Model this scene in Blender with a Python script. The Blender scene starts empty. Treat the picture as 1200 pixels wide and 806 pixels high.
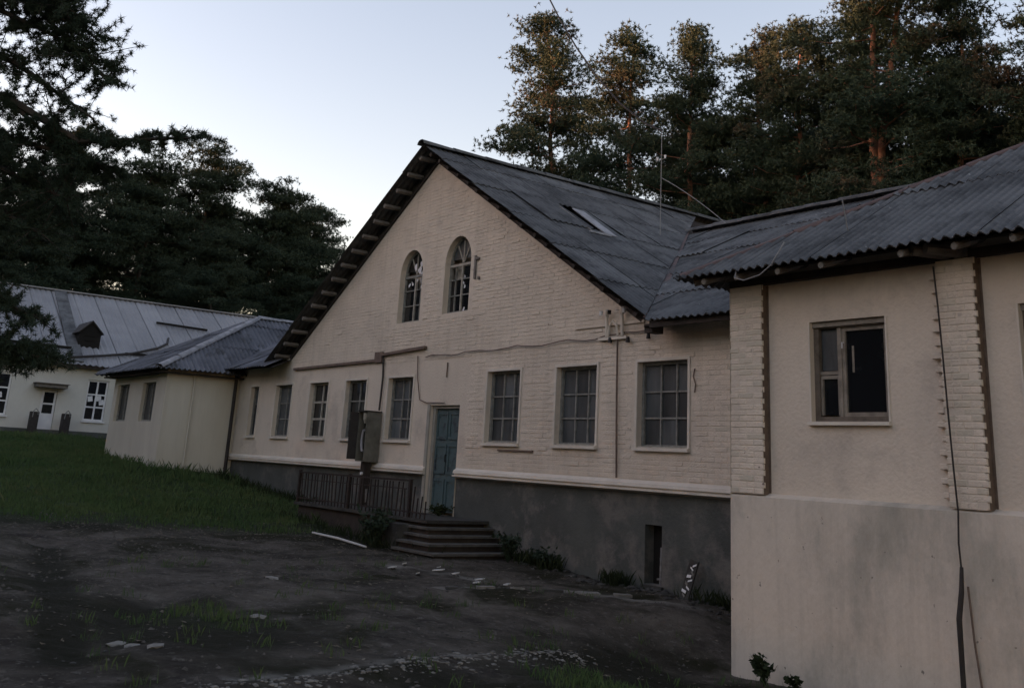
import bpy, bmesh, math, random
import numpy as np
from mathutils import Vector, Matrix
from mathutils.geometry import tessellate_polygon
random.seed(7)
rng = np.random.default_rng(7)
scene = bpy.context.scene
COL = scene.collection

# ------------------------------------------------------------------ camera
cam_data = bpy.data.cameras.new("camera")
cam = bpy.data.objects.new("camera", cam_data)
COL.objects.link(cam)
scene.camera = cam
PITCH, ROLL, YAW = [math.radians(a) for a in (16.196, 3.302, -54.126)]
fwd = Vector((math.sin(YAW) * math.cos(PITCH), math.cos(YAW) * math.cos(PITCH), math.sin(PITCH)))
rt = Vector((math.cos(YAW), -math.sin(YAW), 0))
up = rt.cross(fwd)
rt2 = math.cos(ROLL) * rt + math.sin(ROLL) * up
up2 = -math.sin(ROLL) * rt + math.cos(ROLL) * up
cam.matrix_world = Matrix(((rt2.x, up2.x, -fwd.x, 0), (rt2.y, up2.y, -fwd.y, 0), (rt2.z, up2.z, -fwd.z, 0), (0, 0, 0, 1)))
cam_data.sensor_width = 36.0
cam_data.lens = 36.0 * 1190 / 1200
cam_data.shift_y = -204 / 1200
cam_data.clip_start = 0.1
cam_data.clip_end = 3000

# ------------------------------------------------------------------ sky, sun, exposure
SUN_EL = math.radians(4.5)
SUN_DIR = Vector((-1.0, -1.15, 0)).normalized()          # towards the sun
world = bpy.data.worlds.new("World")
scene.world = world
world.use_nodes = True
wn = world.node_tree.nodes
wl = world.node_tree.links
sky = wn.new("ShaderNodeTexSky")
sky.sky_type = 'NISHITA'
sky.sun_disc = False
sky.sun_elevation = SUN_EL
sky.sun_rotation = math.atan2(SUN_DIR.x, SUN_DIR.y)
sky.air_density = 1.0
sky.dust_density = 0.7
sky.ozone_density = 1.3
bg = wn["Background"]
bg.inputs["Strength"].default_value = 0.15
tint = wn.new("ShaderNodeMix"); tint.data_type = 'RGBA'; tint.blend_type = 'MULTIPLY'
tint.inputs[0].default_value = 1.0
tint.inputs[7].default_value = (1.33, 0.97, 0.91, 1)
wl.new(sky.outputs[0], tint.inputs[6])
wl.new(tint.outputs[2], bg.inputs["Color"])
sun_data = bpy.data.lights.new("sun", 'SUN')
sun_data.energy = 3.4
sun_data.angle = math.radians(0.5)
sun_data.color = (1.0, 0.45, 0.25)
sun = bpy.data.objects.new("sun", sun_data)
COL.objects.link(sun)
sd = Vector((SUN_DIR.x * math.cos(SUN_EL), SUN_DIR.y * math.cos(SUN_EL), math.sin(SUN_EL)))
sun.rotation_euler = sd.to_track_quat('Z', 'Y').to_euler()
sun.location = (-30, -20, 40)
scene.view_settings.view_transform = 'Standard'
scene.view_settings.look = 'None'
scene.view_settings.gamma = 1
scene.view_settings.exposure = 2.15

# ------------------------------------------------------------------ materials
def M(name, c1, c2=None, scale=3.0, rough=0.85, bump=0.0, bscale=40.0, stretch=(1, 1, 1), spec=0.3, metal=0.0,
      c3=None, s3=0.5, lo=0.35, hi=0.65, detail=6, lo3=0.5, hi3=0.62, bdist=0.02, rnd=0.0, pits=None, streak=0.0):
    m = bpy.data.materials.new(name)
    m.use_nodes = True
    n = m.node_tree.nodes
    l = m.node_tree.links
    b = n["Principled BSDF"]
    b.inputs["Roughness"].default_value = rough
    b.inputs["Specular IOR Level"].default_value = spec
    b.inputs["Metallic"].default_value = metal
    b.inputs["Base Color"].default_value = (*c1, 1)
    geo = n.new("ShaderNodeNewGeometry")
    mp = n.new("ShaderNodeMapping")
    mp.inputs["Scale"].default_value = stretch
    l.new(geo.outputs["Position"], mp.inputs["Vector"])
    out = None
    if c2 is not None:
        t = n.new("ShaderNodeTexNoise"); t.inputs["Scale"].default_value = scale; t.inputs["Detail"].default_value = detail
        t.inputs["Roughness"].default_value = 0.62
        l.new(mp.outputs[0], t.inputs["Vector"])
        r = n.new("ShaderNodeMapRange"); r.inputs[1].default_value = lo; r.inputs[2].default_value = hi
        l.new(t.outputs["Fac"], r.inputs[0])
        mx = n.new("ShaderNodeMix"); mx.data_type = 'RGBA'
        mx.inputs[6].default_value = (*c1, 1); mx.inputs[7].default_value = (*c2, 1)
        l.new(r.outputs[0], mx.inputs[0])
        out = mx.outputs[2]
        if c3 is not None:
            t2 = n.new("ShaderNodeTexNoise"); t2.inputs["Scale"].default_value = s3; t2.inputs["Detail"].default_value = 8
            t2.inputs["Roughness"].default_value = 0.7
            l.new(mp.outputs[0], t2.inputs["Vector"])
            r2 = n.new("ShaderNodeMapRange"); r2.inputs[1].default_value = lo3; r2.inputs[2].default_value = hi3
            l.new(t2.outputs["Fac"], r2.inputs[0])
            mx2 = n.new("ShaderNodeMix"); mx2.data_type = 'RGBA'
            l.new(out, mx2.inputs[6]); mx2.inputs[7].default_value = (*c3, 1)
            l.new(r2.outputs[0], mx2.inputs[0])
            out = mx2.outputs[2]
        if pits is not None:                       # small chips where the paint has come off
            t4 = n.new("ShaderNodeTexNoise"); t4.inputs["Scale"].default_value = 11; t4.inputs["Detail"].default_value = 3
            l.new(geo.outputs["Position"], t4.inputs["Vector"])
            r4 = n.new("ShaderNodeMapRange"); r4.inputs[1].default_value = .71; r4.inputs[2].default_value = .74
            l.new(t4.outputs["Fac"], r4.inputs[0])
            mx4 = n.new("ShaderNodeMix"); mx4.data_type = 'RGBA'
            l.new(r4.outputs[0], mx4.inputs[0]); l.new(out, mx4.inputs[6]); mx4.inputs[7].default_value = (*pits, 1)
            out = mx4.outputs[2]
        if streak > 0:                             # rain streaks: noise drawn out vertically
            ms = n.new("ShaderNodeMapping"); ms.inputs["Scale"].default_value = (3.2, 3.2, .22)
            l.new(geo.outputs["Position"], ms.inputs["Vector"])
            t5 = n.new("ShaderNodeTexNoise"); t5.inputs["Scale"].default_value = 2.0; t5.inputs["Detail"].default_value = 7
            t5.inputs["Roughness"].default_value = .68
            l.new(ms.outputs[0], t5.inputs["Vector"])
            r5 = n.new("ShaderNodeMapRange"); r5.inputs[1].default_value = .48; r5.inputs[2].default_value = .72; r5.inputs[3].default_value = 0; r5.inputs[4].default_value = streak
            l.new(t5.outputs["Fac"], r5.inputs[0])
            mx5 = n.new("ShaderNodeMix"); mx5.data_type = 'RGBA'
            l.new(r5.outputs[0], mx5.inputs[0]); l.new(out, mx5.inputs[6]); mx5.inputs[7].default_value = (c1[0] * .42, c1[1] * .43, c1[2] * .42, 1)
            out = mx5.outputs[2]
        if rnd > 0:                                # each sheet or brick aged a little differently
            oi = n.new("ShaderNodeObjectInfo")
            r6 = n.new("ShaderNodeMapRange"); r6.inputs[3].default_value = 1 - rnd; r6.inputs[4].default_value = 1 + rnd
            l.new(oi.outputs["Random"], r6.inputs[0])
            hs = n.new("ShaderNodeHueSaturation"); l.new(r6.outputs[0], hs.inputs["Value"]); l.new(out, hs.inputs["Color"])
            out = hs.outputs[0]
        l.new(out, b.inputs["Base Color"])
    if bump > 0:
        t3 = n.new("ShaderNodeTexNoise"); t3.inputs["Scale"].default_value = bscale; t3.inputs["Detail"].default_value = 5
        l.new(mp.outputs[0], t3.inputs["Vector"])
        bp = n.new("ShaderNodeBump"); bp.inputs["Strength"].default_value = bump; bp.inputs["Distance"].default_value = bdist
        l.new(t3.outputs["Fac"], bp.inputs["Height"])
        l.new(bp.outputs[0], b.inputs["Normal"])
    return m

mat = {}
mat['brick'] = M('painted_brick', (0.67, 0.59, 0.49), (0.57, 0.50, 0.415), 1.3, 0.8, 0.6, 35, c3=(0.34, 0.30, 0.26), s3=7, lo3=.6, hi3=.75, pits=(.22, .17, .14), streak=.26, rnd=.05)
mat['brick2'] = M('painted_brick_worn', (0.56, 0.505, 0.41), (0.48, 0.435, 0.355), 2.3, 0.8, 0.5, 35, c3=(0.36, 0.22, 0.16), s3=9, lo3=.66, hi3=.74)
mat['render'] = M('painted_render', (0.63, 0.555, 0.46), (0.55, 0.485, 0.405), 0.8, 0.85, 0.5, 22, c3=(0.42, 0.37, 0.315), s3=1.3, lo3=.52, hi3=.75, streak=.10)
mat['render_low'] = M('stained_render', (0.61, 0.545, 0.46), (0.50, 0.45, 0.385), 0.9, 0.85, 0.5, 18, stretch=(1, 1, .45), c3=(0.33, 0.315, 0.265), s3=0.9, lo3=.47, hi3=.68, pits=(.22, .2, .17), streak=.26)
mat['plaster_left'] = M('pale_plaster', (0.56, 0.53, 0.45), (0.47, 0.44, 0.37), 0.6, 0.85, 0.3, 15, stretch=(1, 1, .4), streak=.12)
mat['plinth'] = M('grey_plinth_render', (0.085, 0.092, 0.085), (0.058, 0.063, 0.060), 1.1, 0.9, 0.5, 20, c3=(0.13, 0.125, 0.115), s3=1.6)
mat['belt'] = M('belt_paint', (0.64, 0.59, 0.51), (0.53, 0.485, 0.42), 2, 0.8, 0.3, 30)
mat['slate'] = M('asbestos_slate', (0.108, 0.111, 0.115), (0.070, 0.073, 0.077), 0.9, 0.8, 0.5, 14, c3=(0.038, 0.039, 0.041), s3=1.8, lo3=.46, hi3=.66, rnd=.22, pits=(.19, .195, .19))
mat['slate_rust'] = M('rusty_cap', (0.12, 0.085, 0.08), (0.08, 0.06, 0.06), 3, 0.85, 0.4, 20)
mat['slate_pale'] = M('pale_mortar_cap', (0.34, 0.34, 0.36), (0.2, 0.2, 0.21), 4, 0.85, 0.4, 20)
mat['slate_left'] = M('left_slate', (0.13, 0.135, 0.155), (0.075, 0.08, 0.095), 1.2, 0.8, 0.4, 14, c3=(0.045, 0.047, 0.05), s3=1.4, rnd=.2)
mat['far_roof'] = M('far_metal_roof', (0.27, 0.272, 0.285), (0.21, 0.212, 0.225), 0.5, 0.6, 0.2, 4, rnd=.1)
mat['far_wall'] = M('far_wall_paint', (0.60, 0.59, 0.54), (0.50, 0.49, 0.45), 0.6, 0.85, 0.2, 8)
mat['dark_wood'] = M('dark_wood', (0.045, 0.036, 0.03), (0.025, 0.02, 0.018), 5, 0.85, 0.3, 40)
mat['grey_wood'] = M('weathered_wood', (0.20, 0.185, 0.17), (0.12, 0.11, 0.10), 6, 0.85, 0.3, 40)
mat['rafter'] = M('rafter_wood', (0.16, 0.14, 0.125), (0.09, 0.08, 0.07), 6, 0.85, 0.3, 40)
mat['brown_wood'] = M('brown_conduit', (0.17, 0.125, 0.10), (0.11, 0.08, 0.065), 5, 0.8, 0.2, 40)
mat['frame'] = M('old_window_paint', (0.26, 0.26, 0.24), (0.15, 0.15, 0.135), 9, 0.7, 0.3, 60)
mat['frame_pale'] = M('pale_window_paint', (0.42, 0.40, 0.35), (0.26, 0.24, 0.2), 7, 0.7, 0.3, 60)
mat['frame_annex'] = M('brown_window_paint', (0.15, 0.125, 0.10), (0.09, 0.075, 0.06), 9, 0.7, 0.3, 60)
mat['frame_annex_pale'] = M('faded_window_paint', (0.27, 0.24, 0.20), (0.16, 0.14, 0.115), 7, 0.7, 0.3, 60)
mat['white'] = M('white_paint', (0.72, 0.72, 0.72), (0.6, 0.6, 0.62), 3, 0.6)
mat['glass'] = M('dusty_glass', (0.045, 0.052, 0.055), (0.10, 0.11, 0.115), 1.6, 0.35, 0.08, 3, stretch=(2.2, 2.2, .45), spec=0.35, lo=.38, hi=.72, bdist=0.05, rnd=.5)
mat['glass_dark'] = M('dark_glass', (0.010, 0.011, 0.013), (0.03, 0.035, 0.037), 1.2, 0.08, 0.05, 3, spec=0.45, lo=.5, hi=.8)
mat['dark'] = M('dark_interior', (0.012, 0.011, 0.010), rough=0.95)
mat['teal'] = M('teal_door_paint', (0.055, 0.090, 0.098), (0.08, 0.125, 0.13), 3, 0.6, 0.3, 25, c3=(0.03, 0.04, 0.05), s3=3)
mat['jamb'] = M('jamb_paint', (0.33, 0.32, 0.28), (0.26, 0.25, 0.22), 4, 0.8, 0.2, 25)
mat['rust'] = M('rusty_iron', (0.022, 0.019, 0.018), (0.04, 0.028, 0.024), 12, 0.7, 0.3, 50, metal=0.3)
mat['cable'] = M('black_cable', (0.02, 0.018, 0.018), (0.035, 0.03, 0.028), 8, 0.6)
mat['wire'] = M('pale_wire', (0.24, 0.24, 0.24), (0.17, 0.17, 0.17), 8, 0.5)
mat['concrete'] = M('old_concrete', (0.06, 0.058, 0.053), (0.03, 0.029, 0.027), 2.5, 0.9, 0.6, 25, c3=(0.12, 0.115, 0.105), s3=6, lo3=.58, hi3=.7)
mat['stone'] = M('pale_stone', (0.22, 0.21, 0.19), (0.12, 0.115, 0.105), 5, 0.9, 0.6, 25)
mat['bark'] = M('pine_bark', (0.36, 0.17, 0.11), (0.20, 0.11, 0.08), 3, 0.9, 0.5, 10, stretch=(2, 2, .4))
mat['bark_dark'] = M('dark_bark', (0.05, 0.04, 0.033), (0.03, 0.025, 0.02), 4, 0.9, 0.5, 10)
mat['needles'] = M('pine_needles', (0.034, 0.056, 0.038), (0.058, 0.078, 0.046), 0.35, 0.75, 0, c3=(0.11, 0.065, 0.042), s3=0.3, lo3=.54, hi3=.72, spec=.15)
mat['needles_dark'] = M('dark_needles', (0.024, 0.038, 0.026), (0.04, 0.055, 0.036), 0.5, 0.8, 0, spec=.1)  # darker needle colour for the dark trees and bushes
mat['grass'] = M('grass_blades', (0.045, 0.082, 0.030), (0.075, 0.105, 0.042), 0.6, 0.8, 0, c3=(0.11, 0.10, 0.05), s3=2.5, lo3=.56, hi3=.72, spec=.1)
mat['weed'] = M('weed_leaves', (0.016, 0.026, 0.012), (0.028, 0.036, 0.016), 3, 0.8, 0, spec=.1)
mat['junk'] = M('junk_metal', (0.26, 0.26, 0.26), (0.1, 0.1, 0.1), 8, 0.6, 0.3, 30)
mat['cab'] = M('cabinet_paint', (0.17, 0.165, 0.14), (0.10, 0.097, 0.08), 4, 0.7, 0.2, 25)
mat['step_stone'] = M('worn_step_stone', (0.11, 0.105, 0.095), (0.06, 0.057, 0.052), 5, 0.9, 0.5, 30)
mat['rubble'] = M('rubble_stone', (0.20, 0.19, 0.17), (0.07, 0.067, 0.06), 6, 0.9, 0.5, 30)
mat['soil'] = M('soil_clod', (0.05, 0.045, 0.04), (0.10, 0.09, 0.08), 4, 0.95, 0.4, 40)
mat['leaf'] = M('dead_leaves', (0.07, 0.055, 0.035), (0.16, 0.14, 0.11), 9, 0.9)
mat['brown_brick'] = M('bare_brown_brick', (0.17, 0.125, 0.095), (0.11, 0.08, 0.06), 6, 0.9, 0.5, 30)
mat['paper'] = M('pale_litter', (0.55, 0.55, 0.53), (0.4, 0.4, 0.39), 20, 0.8)

def ground_material():
    m = bpy.data.materials.new('bare_soil_and_turf')
    m.use_nodes = True
    n = m.node_tree.nodes; l = m.node_tree.links
    b = n["Principled BSDF"]; b.inputs["Roughness"].default_value = 0.95; b.inputs["Specular IOR Level"].default_value = 0.15
    geo = n.new("ShaderNodeNewGeometry")
    def noise(s, d=8, r=.65, dist=0.0):
        t = n.new("ShaderNodeTexNoise"); t.inputs["Scale"].default_value = s; t.inputs["Detail"].default_value = d
        t.inputs["Roughness"].default_value = r; t.inputs["Distortion"].default_value = dist
        l.new(geo.outputs["Position"], t.inputs["Vector"]); return t.outputs["Fac"]
    def rng_(f, a, c):
        r = n.new("ShaderNodeMapRange"); r.inputs[1].default_value = a; r.inputs[2].default_value = c
        l.new(f, r.inputs[0]); return r.outputs[0]
    def mix(f, a, c):
        x = n.new("ShaderNodeMix"); x.data_type = 'RGBA'; l.new(f, x.inputs[0])
        for i, v in ((6, a), (7, c)):
            if isinstance(v, tuple): x.inputs[i].default_value = (*v, 1)
            else: l.new(v, x.inputs[i])
        return x.outputs[2]
    dirt = mix(rng_(noise(1.0, 8, .7), .36, .64), (0.030, 0.026, 0.022), (0.125, 0.111, 0.094))
    dirt = mix(rng_(noise(9, 6, .7), .55, .72), dirt, (0.17, 0.158, 0.14))
    dirt = mix(rng_(noise(0.55, 6, .6, .6), .50, .62), dirt, (0.020, 0.020, 0.010))
    a2 = n.new("ShaderNodeAttribute"); a2.attribute_name = "pale"
    dirt = mix(a2.outputs["Fac"], dirt, (0.21, 0.20, 0.18))
    a3 = n.new("ShaderNodeAttribute"); a3.attribute_name = "damp"
    dirt = mix(a3.outputs["Fac"], dirt, (0.014, 0.0145, 0.008))
    at = n.new("ShaderNodeAttribute"); at.attribute_name = "turf"
    turf = mix(rng_(noise(2.2), .35, .65), (0.018, 0.034, 0.012), (0.035, 0.052, 0.018))
    col = mix(at.outputs["Fac"], dirt, turf)
    l.new(col, b.inputs["Base Color"])
    bp = n.new("ShaderNodeBump"); bp.inputs["Strength"].default_value = 0.9; bp.inputs["Distance"].default_value = 0.09
    l.new(noise(11, 10, .75), bp.inputs["Height"]); l.new(bp.outputs[0], b.inputs["Normal"])
    return m
mat['ground'] = ground_material()

# ------------------------------------------------------------------ helpers
ORG = {}
def thing(name, label, cat, loc=(0, 0, 0), group=None):
    o = bpy.data.objects.new(name, None); COL.objects.link(o)
    o.empty_display_size = 0.3
    o.location = loc; o['label'] = label; o['category'] = cat
    if group: o['group'] = group
    ORG[o.name] = Vector(loc)
    return o

class MB:
    def __init__(s): s.v = []; s.f = []
    def add(s, vs, fs):
        k = len(s.v); s.v += [tuple(p) for p in vs]; s.f += [tuple(i + k for i in f) for f in fs]; return s
    def box(s, x0, x1, y0, y1, z0, z1):
        return s.add([(x0, y0, z0), (x1, y0, z0), (x1, y1, z0), (x0, y1, z0), (x0, y0, z1), (x1, y0, z1), (x1, y1, z1), (x0, y1, z1)],
                     [(0, 3, 2, 1), (4, 5, 6, 7), (0, 1, 5, 4), (1, 2, 6, 5), (2, 3, 7, 6), (3, 0, 4, 7)])
    def obox(s, c, ax, h):
        c = Vector(c); a = [Vector(v).normalized() * hh for v, hh in zip(ax, h)]
        vs = [c + sx * a[0] + sy * a[1] + sz * a[2] for sz in (-1, 1) for sx, sy in ((-1, -1), (1, -1), (1, 1), (-1, 1))]
        return s.add(vs, [(0, 3, 2, 1), (4, 5, 6, 7), (0, 1, 5, 4), (1, 2, 6, 5), (2, 3, 7, 6), (3, 0, 4, 7)])
    def beam(s, a, b, w, h, upv=(0, 0, 1)):
        a = Vector(a); b = Vector(b); d = b - a; L = d.length
        u = Vector(upv); sd_ = d.cross(u)
        if sd_.length < 1e-6: sd_ = Vector((1, 0, 0))
        u2 = sd_.cross(d)
        return s.obox((a + b) / 2, (d, sd_, u2), (L / 2, w / 2, h / 2))
    def tube(s, pts, r, n=6, caps=True):
        pts = [Vector(p) for p in pts]; m = len(pts)
        rs = r if hasattr(r, '__len__') else [r] * m
        vs = []; prev = None
        for i, p in enumerate(pts):
            d = (pts[min(i + 1, m - 1)] - pts[max(i - 1, 0)]).normalized()
            a = prev if prev is not None else (Vector((0, 0, 1)) if abs(d.z) < .9 else Vector((1, 0, 0)))
            x = (a - d * a.dot(d)).normalized(); prev = x; y = d.cross(x)
            for k in range(n):
                t = 2 * math.pi * k / n
                vs.append(p + (x * math.cos(t) + y * math.sin(t)) * rs[i])
        fs = [(i * n + k, i * n + (k + 1) % n, (i + 1) * n + (k + 1) % n, (i + 1) * n + k) for i in range(m - 1) for k in range(n)]
        if caps:
            fs.append(tuple(range(n))[::-1]); fs.append(tuple((m - 1) * n + k for k in range(n)))
        return s.add(vs, fs)
    def poly(s, pts): return s.add(pts, [tuple(range(len(pts)))])
    def mesh(s, name, m, origin=(0, 0, 0), smooth=False):
        o = Vector(origin)
        me = bpy.data.meshes.new(name)
        me.from_pydata([(p[0] - o.x, p[1] - o.y, p[2] - o.z) for p in s.v], [], s.f)
        me.materials.append(m)
        if smooth:
            me.polygons.foreach_set('use_smooth', [True] * len(me.polygons))
        me.update()
        return me

def link(name, me, parent=None, loc=None, label=None, kind=None):
    o = bpy.data.objects.new(name, me); COL.objects.link(o)
    if parent is not None: o.parent = parent
    if loc is not None: o.location = loc
    if label: o['label'] = label
    if kind: o['kind'] = kind
    return o

def world_org(p):
    o = Vector((0, 0, 0))
    while p is not None:
        o += p.location; p = p.parent
    return o

def part(name, mb, m, parent, label=None, kind=None, smooth=False):
    """mb holds world coordinates"""
    return link(name, mb.mesh(name, m, world_org(parent), smooth), parent, label=label, kind=kind)

def solo(name, mb, m, label, cat, loc, group=None, smooth=False):
    o = link(name, mb.mesh(name, m, loc, smooth), None, loc)
    o['label'] = label; o['category'] = cat
    if group: o['group'] = group
    return o

def structure(name, mb, m, smooth=False):
    o = link(name, mb.mesh(name, m, (0, 0, 0), smooth)); o['kind'] = 'structure'; return o

def wall_face(mb, outline, holes, mp, depth=0.0, dirv=(0, 1, 0)):
    """flat wall from a 2D outline with holes; mp maps (u,v) to a point; reveals run `depth` along dirv"""
    loops = [[Vector((u, v, 0)) for u, v in lp] for lp in [outline] + holes]
    tris = tessellate_polygon(loops)
    flat = [p for lp in loops for p in lp]
    d = Vector(dirv)
    mb.add([mp(p.x, p.y) for p in flat], [tuple(t) for t in tris])
    if depth:
        for lp in holes:
            n = len(lp)
            a = [Vector(mp(u, v)) for u, v in lp]
            mb.add(a + [p + d * depth for p in a], [(i, (i + 1) % n, n + (i + 1) % n, n + i) for i in range(n)])

def vnoise(x, y, seed=0):
    xi = np.floor(x).astype(np.int64); yi = np.floor(y).astype(np.int64)
    fx = x - xi; fy = y - yi; fx = fx * fx * (3 - 2 * fx); fy = fy * fy * (3 - 2 * fy)
    def h(a, b):
        n = (a * 374761393 + b * 668265263 + seed * 974634777) & 0xFFFFFFFF
        n = ((n ^ (n >> 13)) * 1274126177) & 0xFFFFFFFF
        return ((n ^ (n >> 16)) & 0xFFFF) / 65535.0
    return (h(xi, yi) * (1 - fx) + h(xi + 1, yi) * fx) * (1 - fy) + (h(xi, yi + 1) * (1 - fx) + h(xi + 1, yi + 1) * fx) * fy
def fbm(x, y, o=4, seed=0):
    s = 0; a = .5
    for k in range(o):
        s = s + a * (vnoise(x * 2 ** k, y * 2 ** k, seed + k) - .5); a *= .5
    return s

# ------------------------------------------------------------------ ground
GP = np.array([(0, 0, -1.65), (-4, -4, -1.6), (-8, 3, -1.66), (-8, 6, -1.74), (-6, 8.5, -2.0), (-9, 10.2, -2.2), (-8.5, 10.2, -2.24), (-5, 10.2, -2.3),
               (0, 10.2, -2.35), (-10.6, 12, -1.81), (-13.5, 12, -1.72), (-15.9, 12, -1.65), (-21, 12, -1.40), (-25, 12, -1.13), (-27.8, 12, -.95),
               (-29.3, 12, -.8), (-29.9, 9.82, -.60), (-35.2, 9.85, -.40), (-46, 10.6, .12), (-46, 0, .15), (-30, 0, -.9), (-20, 5, -1.45),
               (-14, 8, -1.65), (-18.9, 10.4, -1.6), (-60, 20, .4), (-15, -10, -1.6), (10, -10, -1.7), (-30, 30, 0), (-10, 30, -.5), (-40, -20, -.5),
               (-11.3, 9.6, -1.72), (-10.3, 10.9, -1.8), (-24, 8, -1.35), (-30, 6, -.85)], float)
def _phi(r): return r
_D = np.sqrt(((GP[:, None, :2] - GP[None, :, :2]) ** 2).sum(-1))
_A = np.block([[_phi(_D), np.c_[np.ones(len(GP)), GP[:, :2]]], [np.c_[np.ones(len(GP)), GP[:, :2]].T, np.zeros((3, 3))]])
_W = np.linalg.solve(_A, np.r_[GP[:, 2], 0, 0, 0])
def ground_base(x, y):
    xc = np.clip(x, -62, 12); yc = np.clip(y, -20, 32)
    r = np.sqrt((xc[..., None] - GP[:, 0]) ** 2 + (yc[..., None] - GP[:, 1]) ** 2)
    return r @ _W[:-3] + _W[-3] + _W[-2] * xc + _W[-1] * yc
def seg_d(x, y, a, b):
    ax, ay = a; bx, by = b; dx, dy = bx - ax, by - ay
    t = np.clip(((x - ax) * dx + (y - ay) * dy) / (dx * dx + dy * dy), 0, 1)
    return np.hypot(x - ax - t * dx, y - ay - t * dy)
def ground_z(x, y):
    x = np.asarray(x, float); y = np.asarray(y, float)
    z = ground_base(x, y)
    near = np.clip(1 - (np.hypot(x, y) - 30) / 40, .2, 1)
    z = z + .16 * fbm(x * .45, y * .45, 3, 3) + near * .09 * fbm(x * 1.3 + 5, y * 1.3, 3, 9) + near * .05 * fbm(x * 6, y * 6, 4, 21)
    # a low broken ridge of rubble across the yard and a trodden rut
    z = z + .035 * np.exp(-(seg_d(x, y, (-7.4, 2.9), (-9.1, 7.9)) / .16) ** 2)
    z = z - .10 * np.exp(-(seg_d(x, y, (-9.3, 2.6), (-12.6, 4.4)) / .35) ** 2)
    z = z - .09 * np.exp(-(seg_d(x, y, (-13, 3.2), (-18, 4.4)) / .4) ** 2)
    z = z - .16 * np.exp(-(seg_d(x, y, (-7.2, 7.6), (-9.6, 9.6)) / .7) ** 2)
    return z
def gz(x, y): return float(ground_z(np.array([x]), np.array([y]))[0])
def turf_mask(x, y):
    n = fbm(x * .35, y * .35, 4, 40) * 1.6 + fbm(x * 1.4, y * 1.4, 3, 44) * .5
    e = np.clip((-x - 19.4 - (y - 6) * .12) / 2.5 + n, 0, 1)
    p2 = np.clip(1 - np.hypot((x + 7.0) / 1.3, (y - 6.9) / .9) + n, 0, 1)
    p3 = np.clip(.75 - np.hypot((x + 10.8) / 1.3, (y - 4.4) / .9) + n, 0, 1) * .5
    return np.clip(np.maximum(np.maximum(e, p2), p3), 0, 1)

def axis(parts):
    out = []
    for a, b, st in parts: out += list(np.arange(a, b - 1e-6, st))
    out.append(parts[-1][1]); return np.array(out)
gxs = axis([(-900, -100, 100), (-100, -62, 6), (-62, -46, 1.0), (-46, -20, .22), (-20, -12, .075), (-12, -4.5, .05), (-4.5, 12, .5), (12, 60, 6), (60, 900, 120)])
gys = axis([(-900, -60, 120), (-60, -12, 4), (-12, 0, .5), (0, 12.6, .06), (12.6, 32, 1.2), (32, 80, 6), (80, 900, 120)])
GX, GY = np.meshgrid(gxs, gys, indexing='ij')
GZ = ground_z(GX, GY)
nx, ny = GX.shape
idx = np.arange(nx * ny).reshape(nx, ny)
fc = np.stack([idx[:-1, :-1], idx[1:, :-1], idx[1:, 1:], idx[:-1, 1:]], -1).reshape(-1, 4)
def np_mesh(name, verts, faces, m, smooth=False):
    me = bpy.data.meshes.new(name)
    k = faces.shape[1]
    me.vertices.add(len(verts)); me.vertices.foreach_set('co', verts.astype(np.float32).ravel())
    me.loops.add(faces.size); me.loops.foreach_set('vertex_index', faces.astype(np.int32).ravel())
    me.polygons.add(len(faces)); me.polygons.foreach_set('loop_start', np.arange(0, faces.size, k, dtype=np.int32))
    try: me.polygons.foreach_set('loop_total', np.full(len(faces), k, dtype=np.int32))
    except Exception: pass
    if smooth: me.polygons.foreach_set('use_smooth', np.ones(len(faces), dtype=bool))
    me.materials.append(m)
    me.update(calc_edges=True); me.validate()
    return me
gme = np_mesh('ground', np.stack([GX, GY, GZ], -1).reshape(-1, 3), fc, mat['ground'], True)
att = gme.attributes.new('turf', 'FLOAT', 'POINT')
att.data.foreach_set('value', turf_mask(GX, GY).astype(np.float32).ravel())
def damp_mask(x, y):
    n = fbm(x * .9, y * .9, 4, 60) * 1.1 + fbm(x * 3.5, y * 3.5, 3, 64) * .5
    m = 0
    for cx, cy, rx, ry, k in ((-10.4, 3.9, 1.7, .75, 1.25), (-8.3, 8.3, 1.2, 1.3, 1.3), (-21.5, 6.5, 2.2, 6.0, 1.1), (-19.5, 10.2, 3, .9, 1.2), (-7.6, 5.0, .8, .6, .9)):
        m = np.maximum(m, k - np.hypot((x - cx) / rx, (y - cy) / ry) * .8 + n)
    m = np.maximum(m, 1.1 - seg_d(x, y, (-9.0, 2.5), (-17.5, 4.3)) / .33 + n)
    return np.clip(m * 1.3, 0, .92)
def pale_mask(x, y):
    n = fbm(x * 4, y * 4, 4, 70) * 2.2
    m = 0
    for a_, b_, w_ in (((-7.9, 3.4), (-9.15, 8.0), .10), ((-12.9, 8.4), (-12.0, 10.4), .10), ((-12.4, 10.2), (-10.7, 11.3), .22), ((-14.8, 8.9), (-13.6, 9.5), .25)):
        m = np.maximum(m, .95 - seg_d(x, y, a_, b_) / w_ + n)
    return np.clip(m, 0, .85)
for nm_, fn_ in (('damp', damp_mask), ('pale', pale_mask)):
    at_ = gme.attributes.new(nm_, 'FLOAT', 'POINT'); at_.data.foreach_set('value', fn_(GX, GY).astype(np.float32).ravel())
gobj = link('ground', gme); gobj['kind'] = 'structure'

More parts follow.
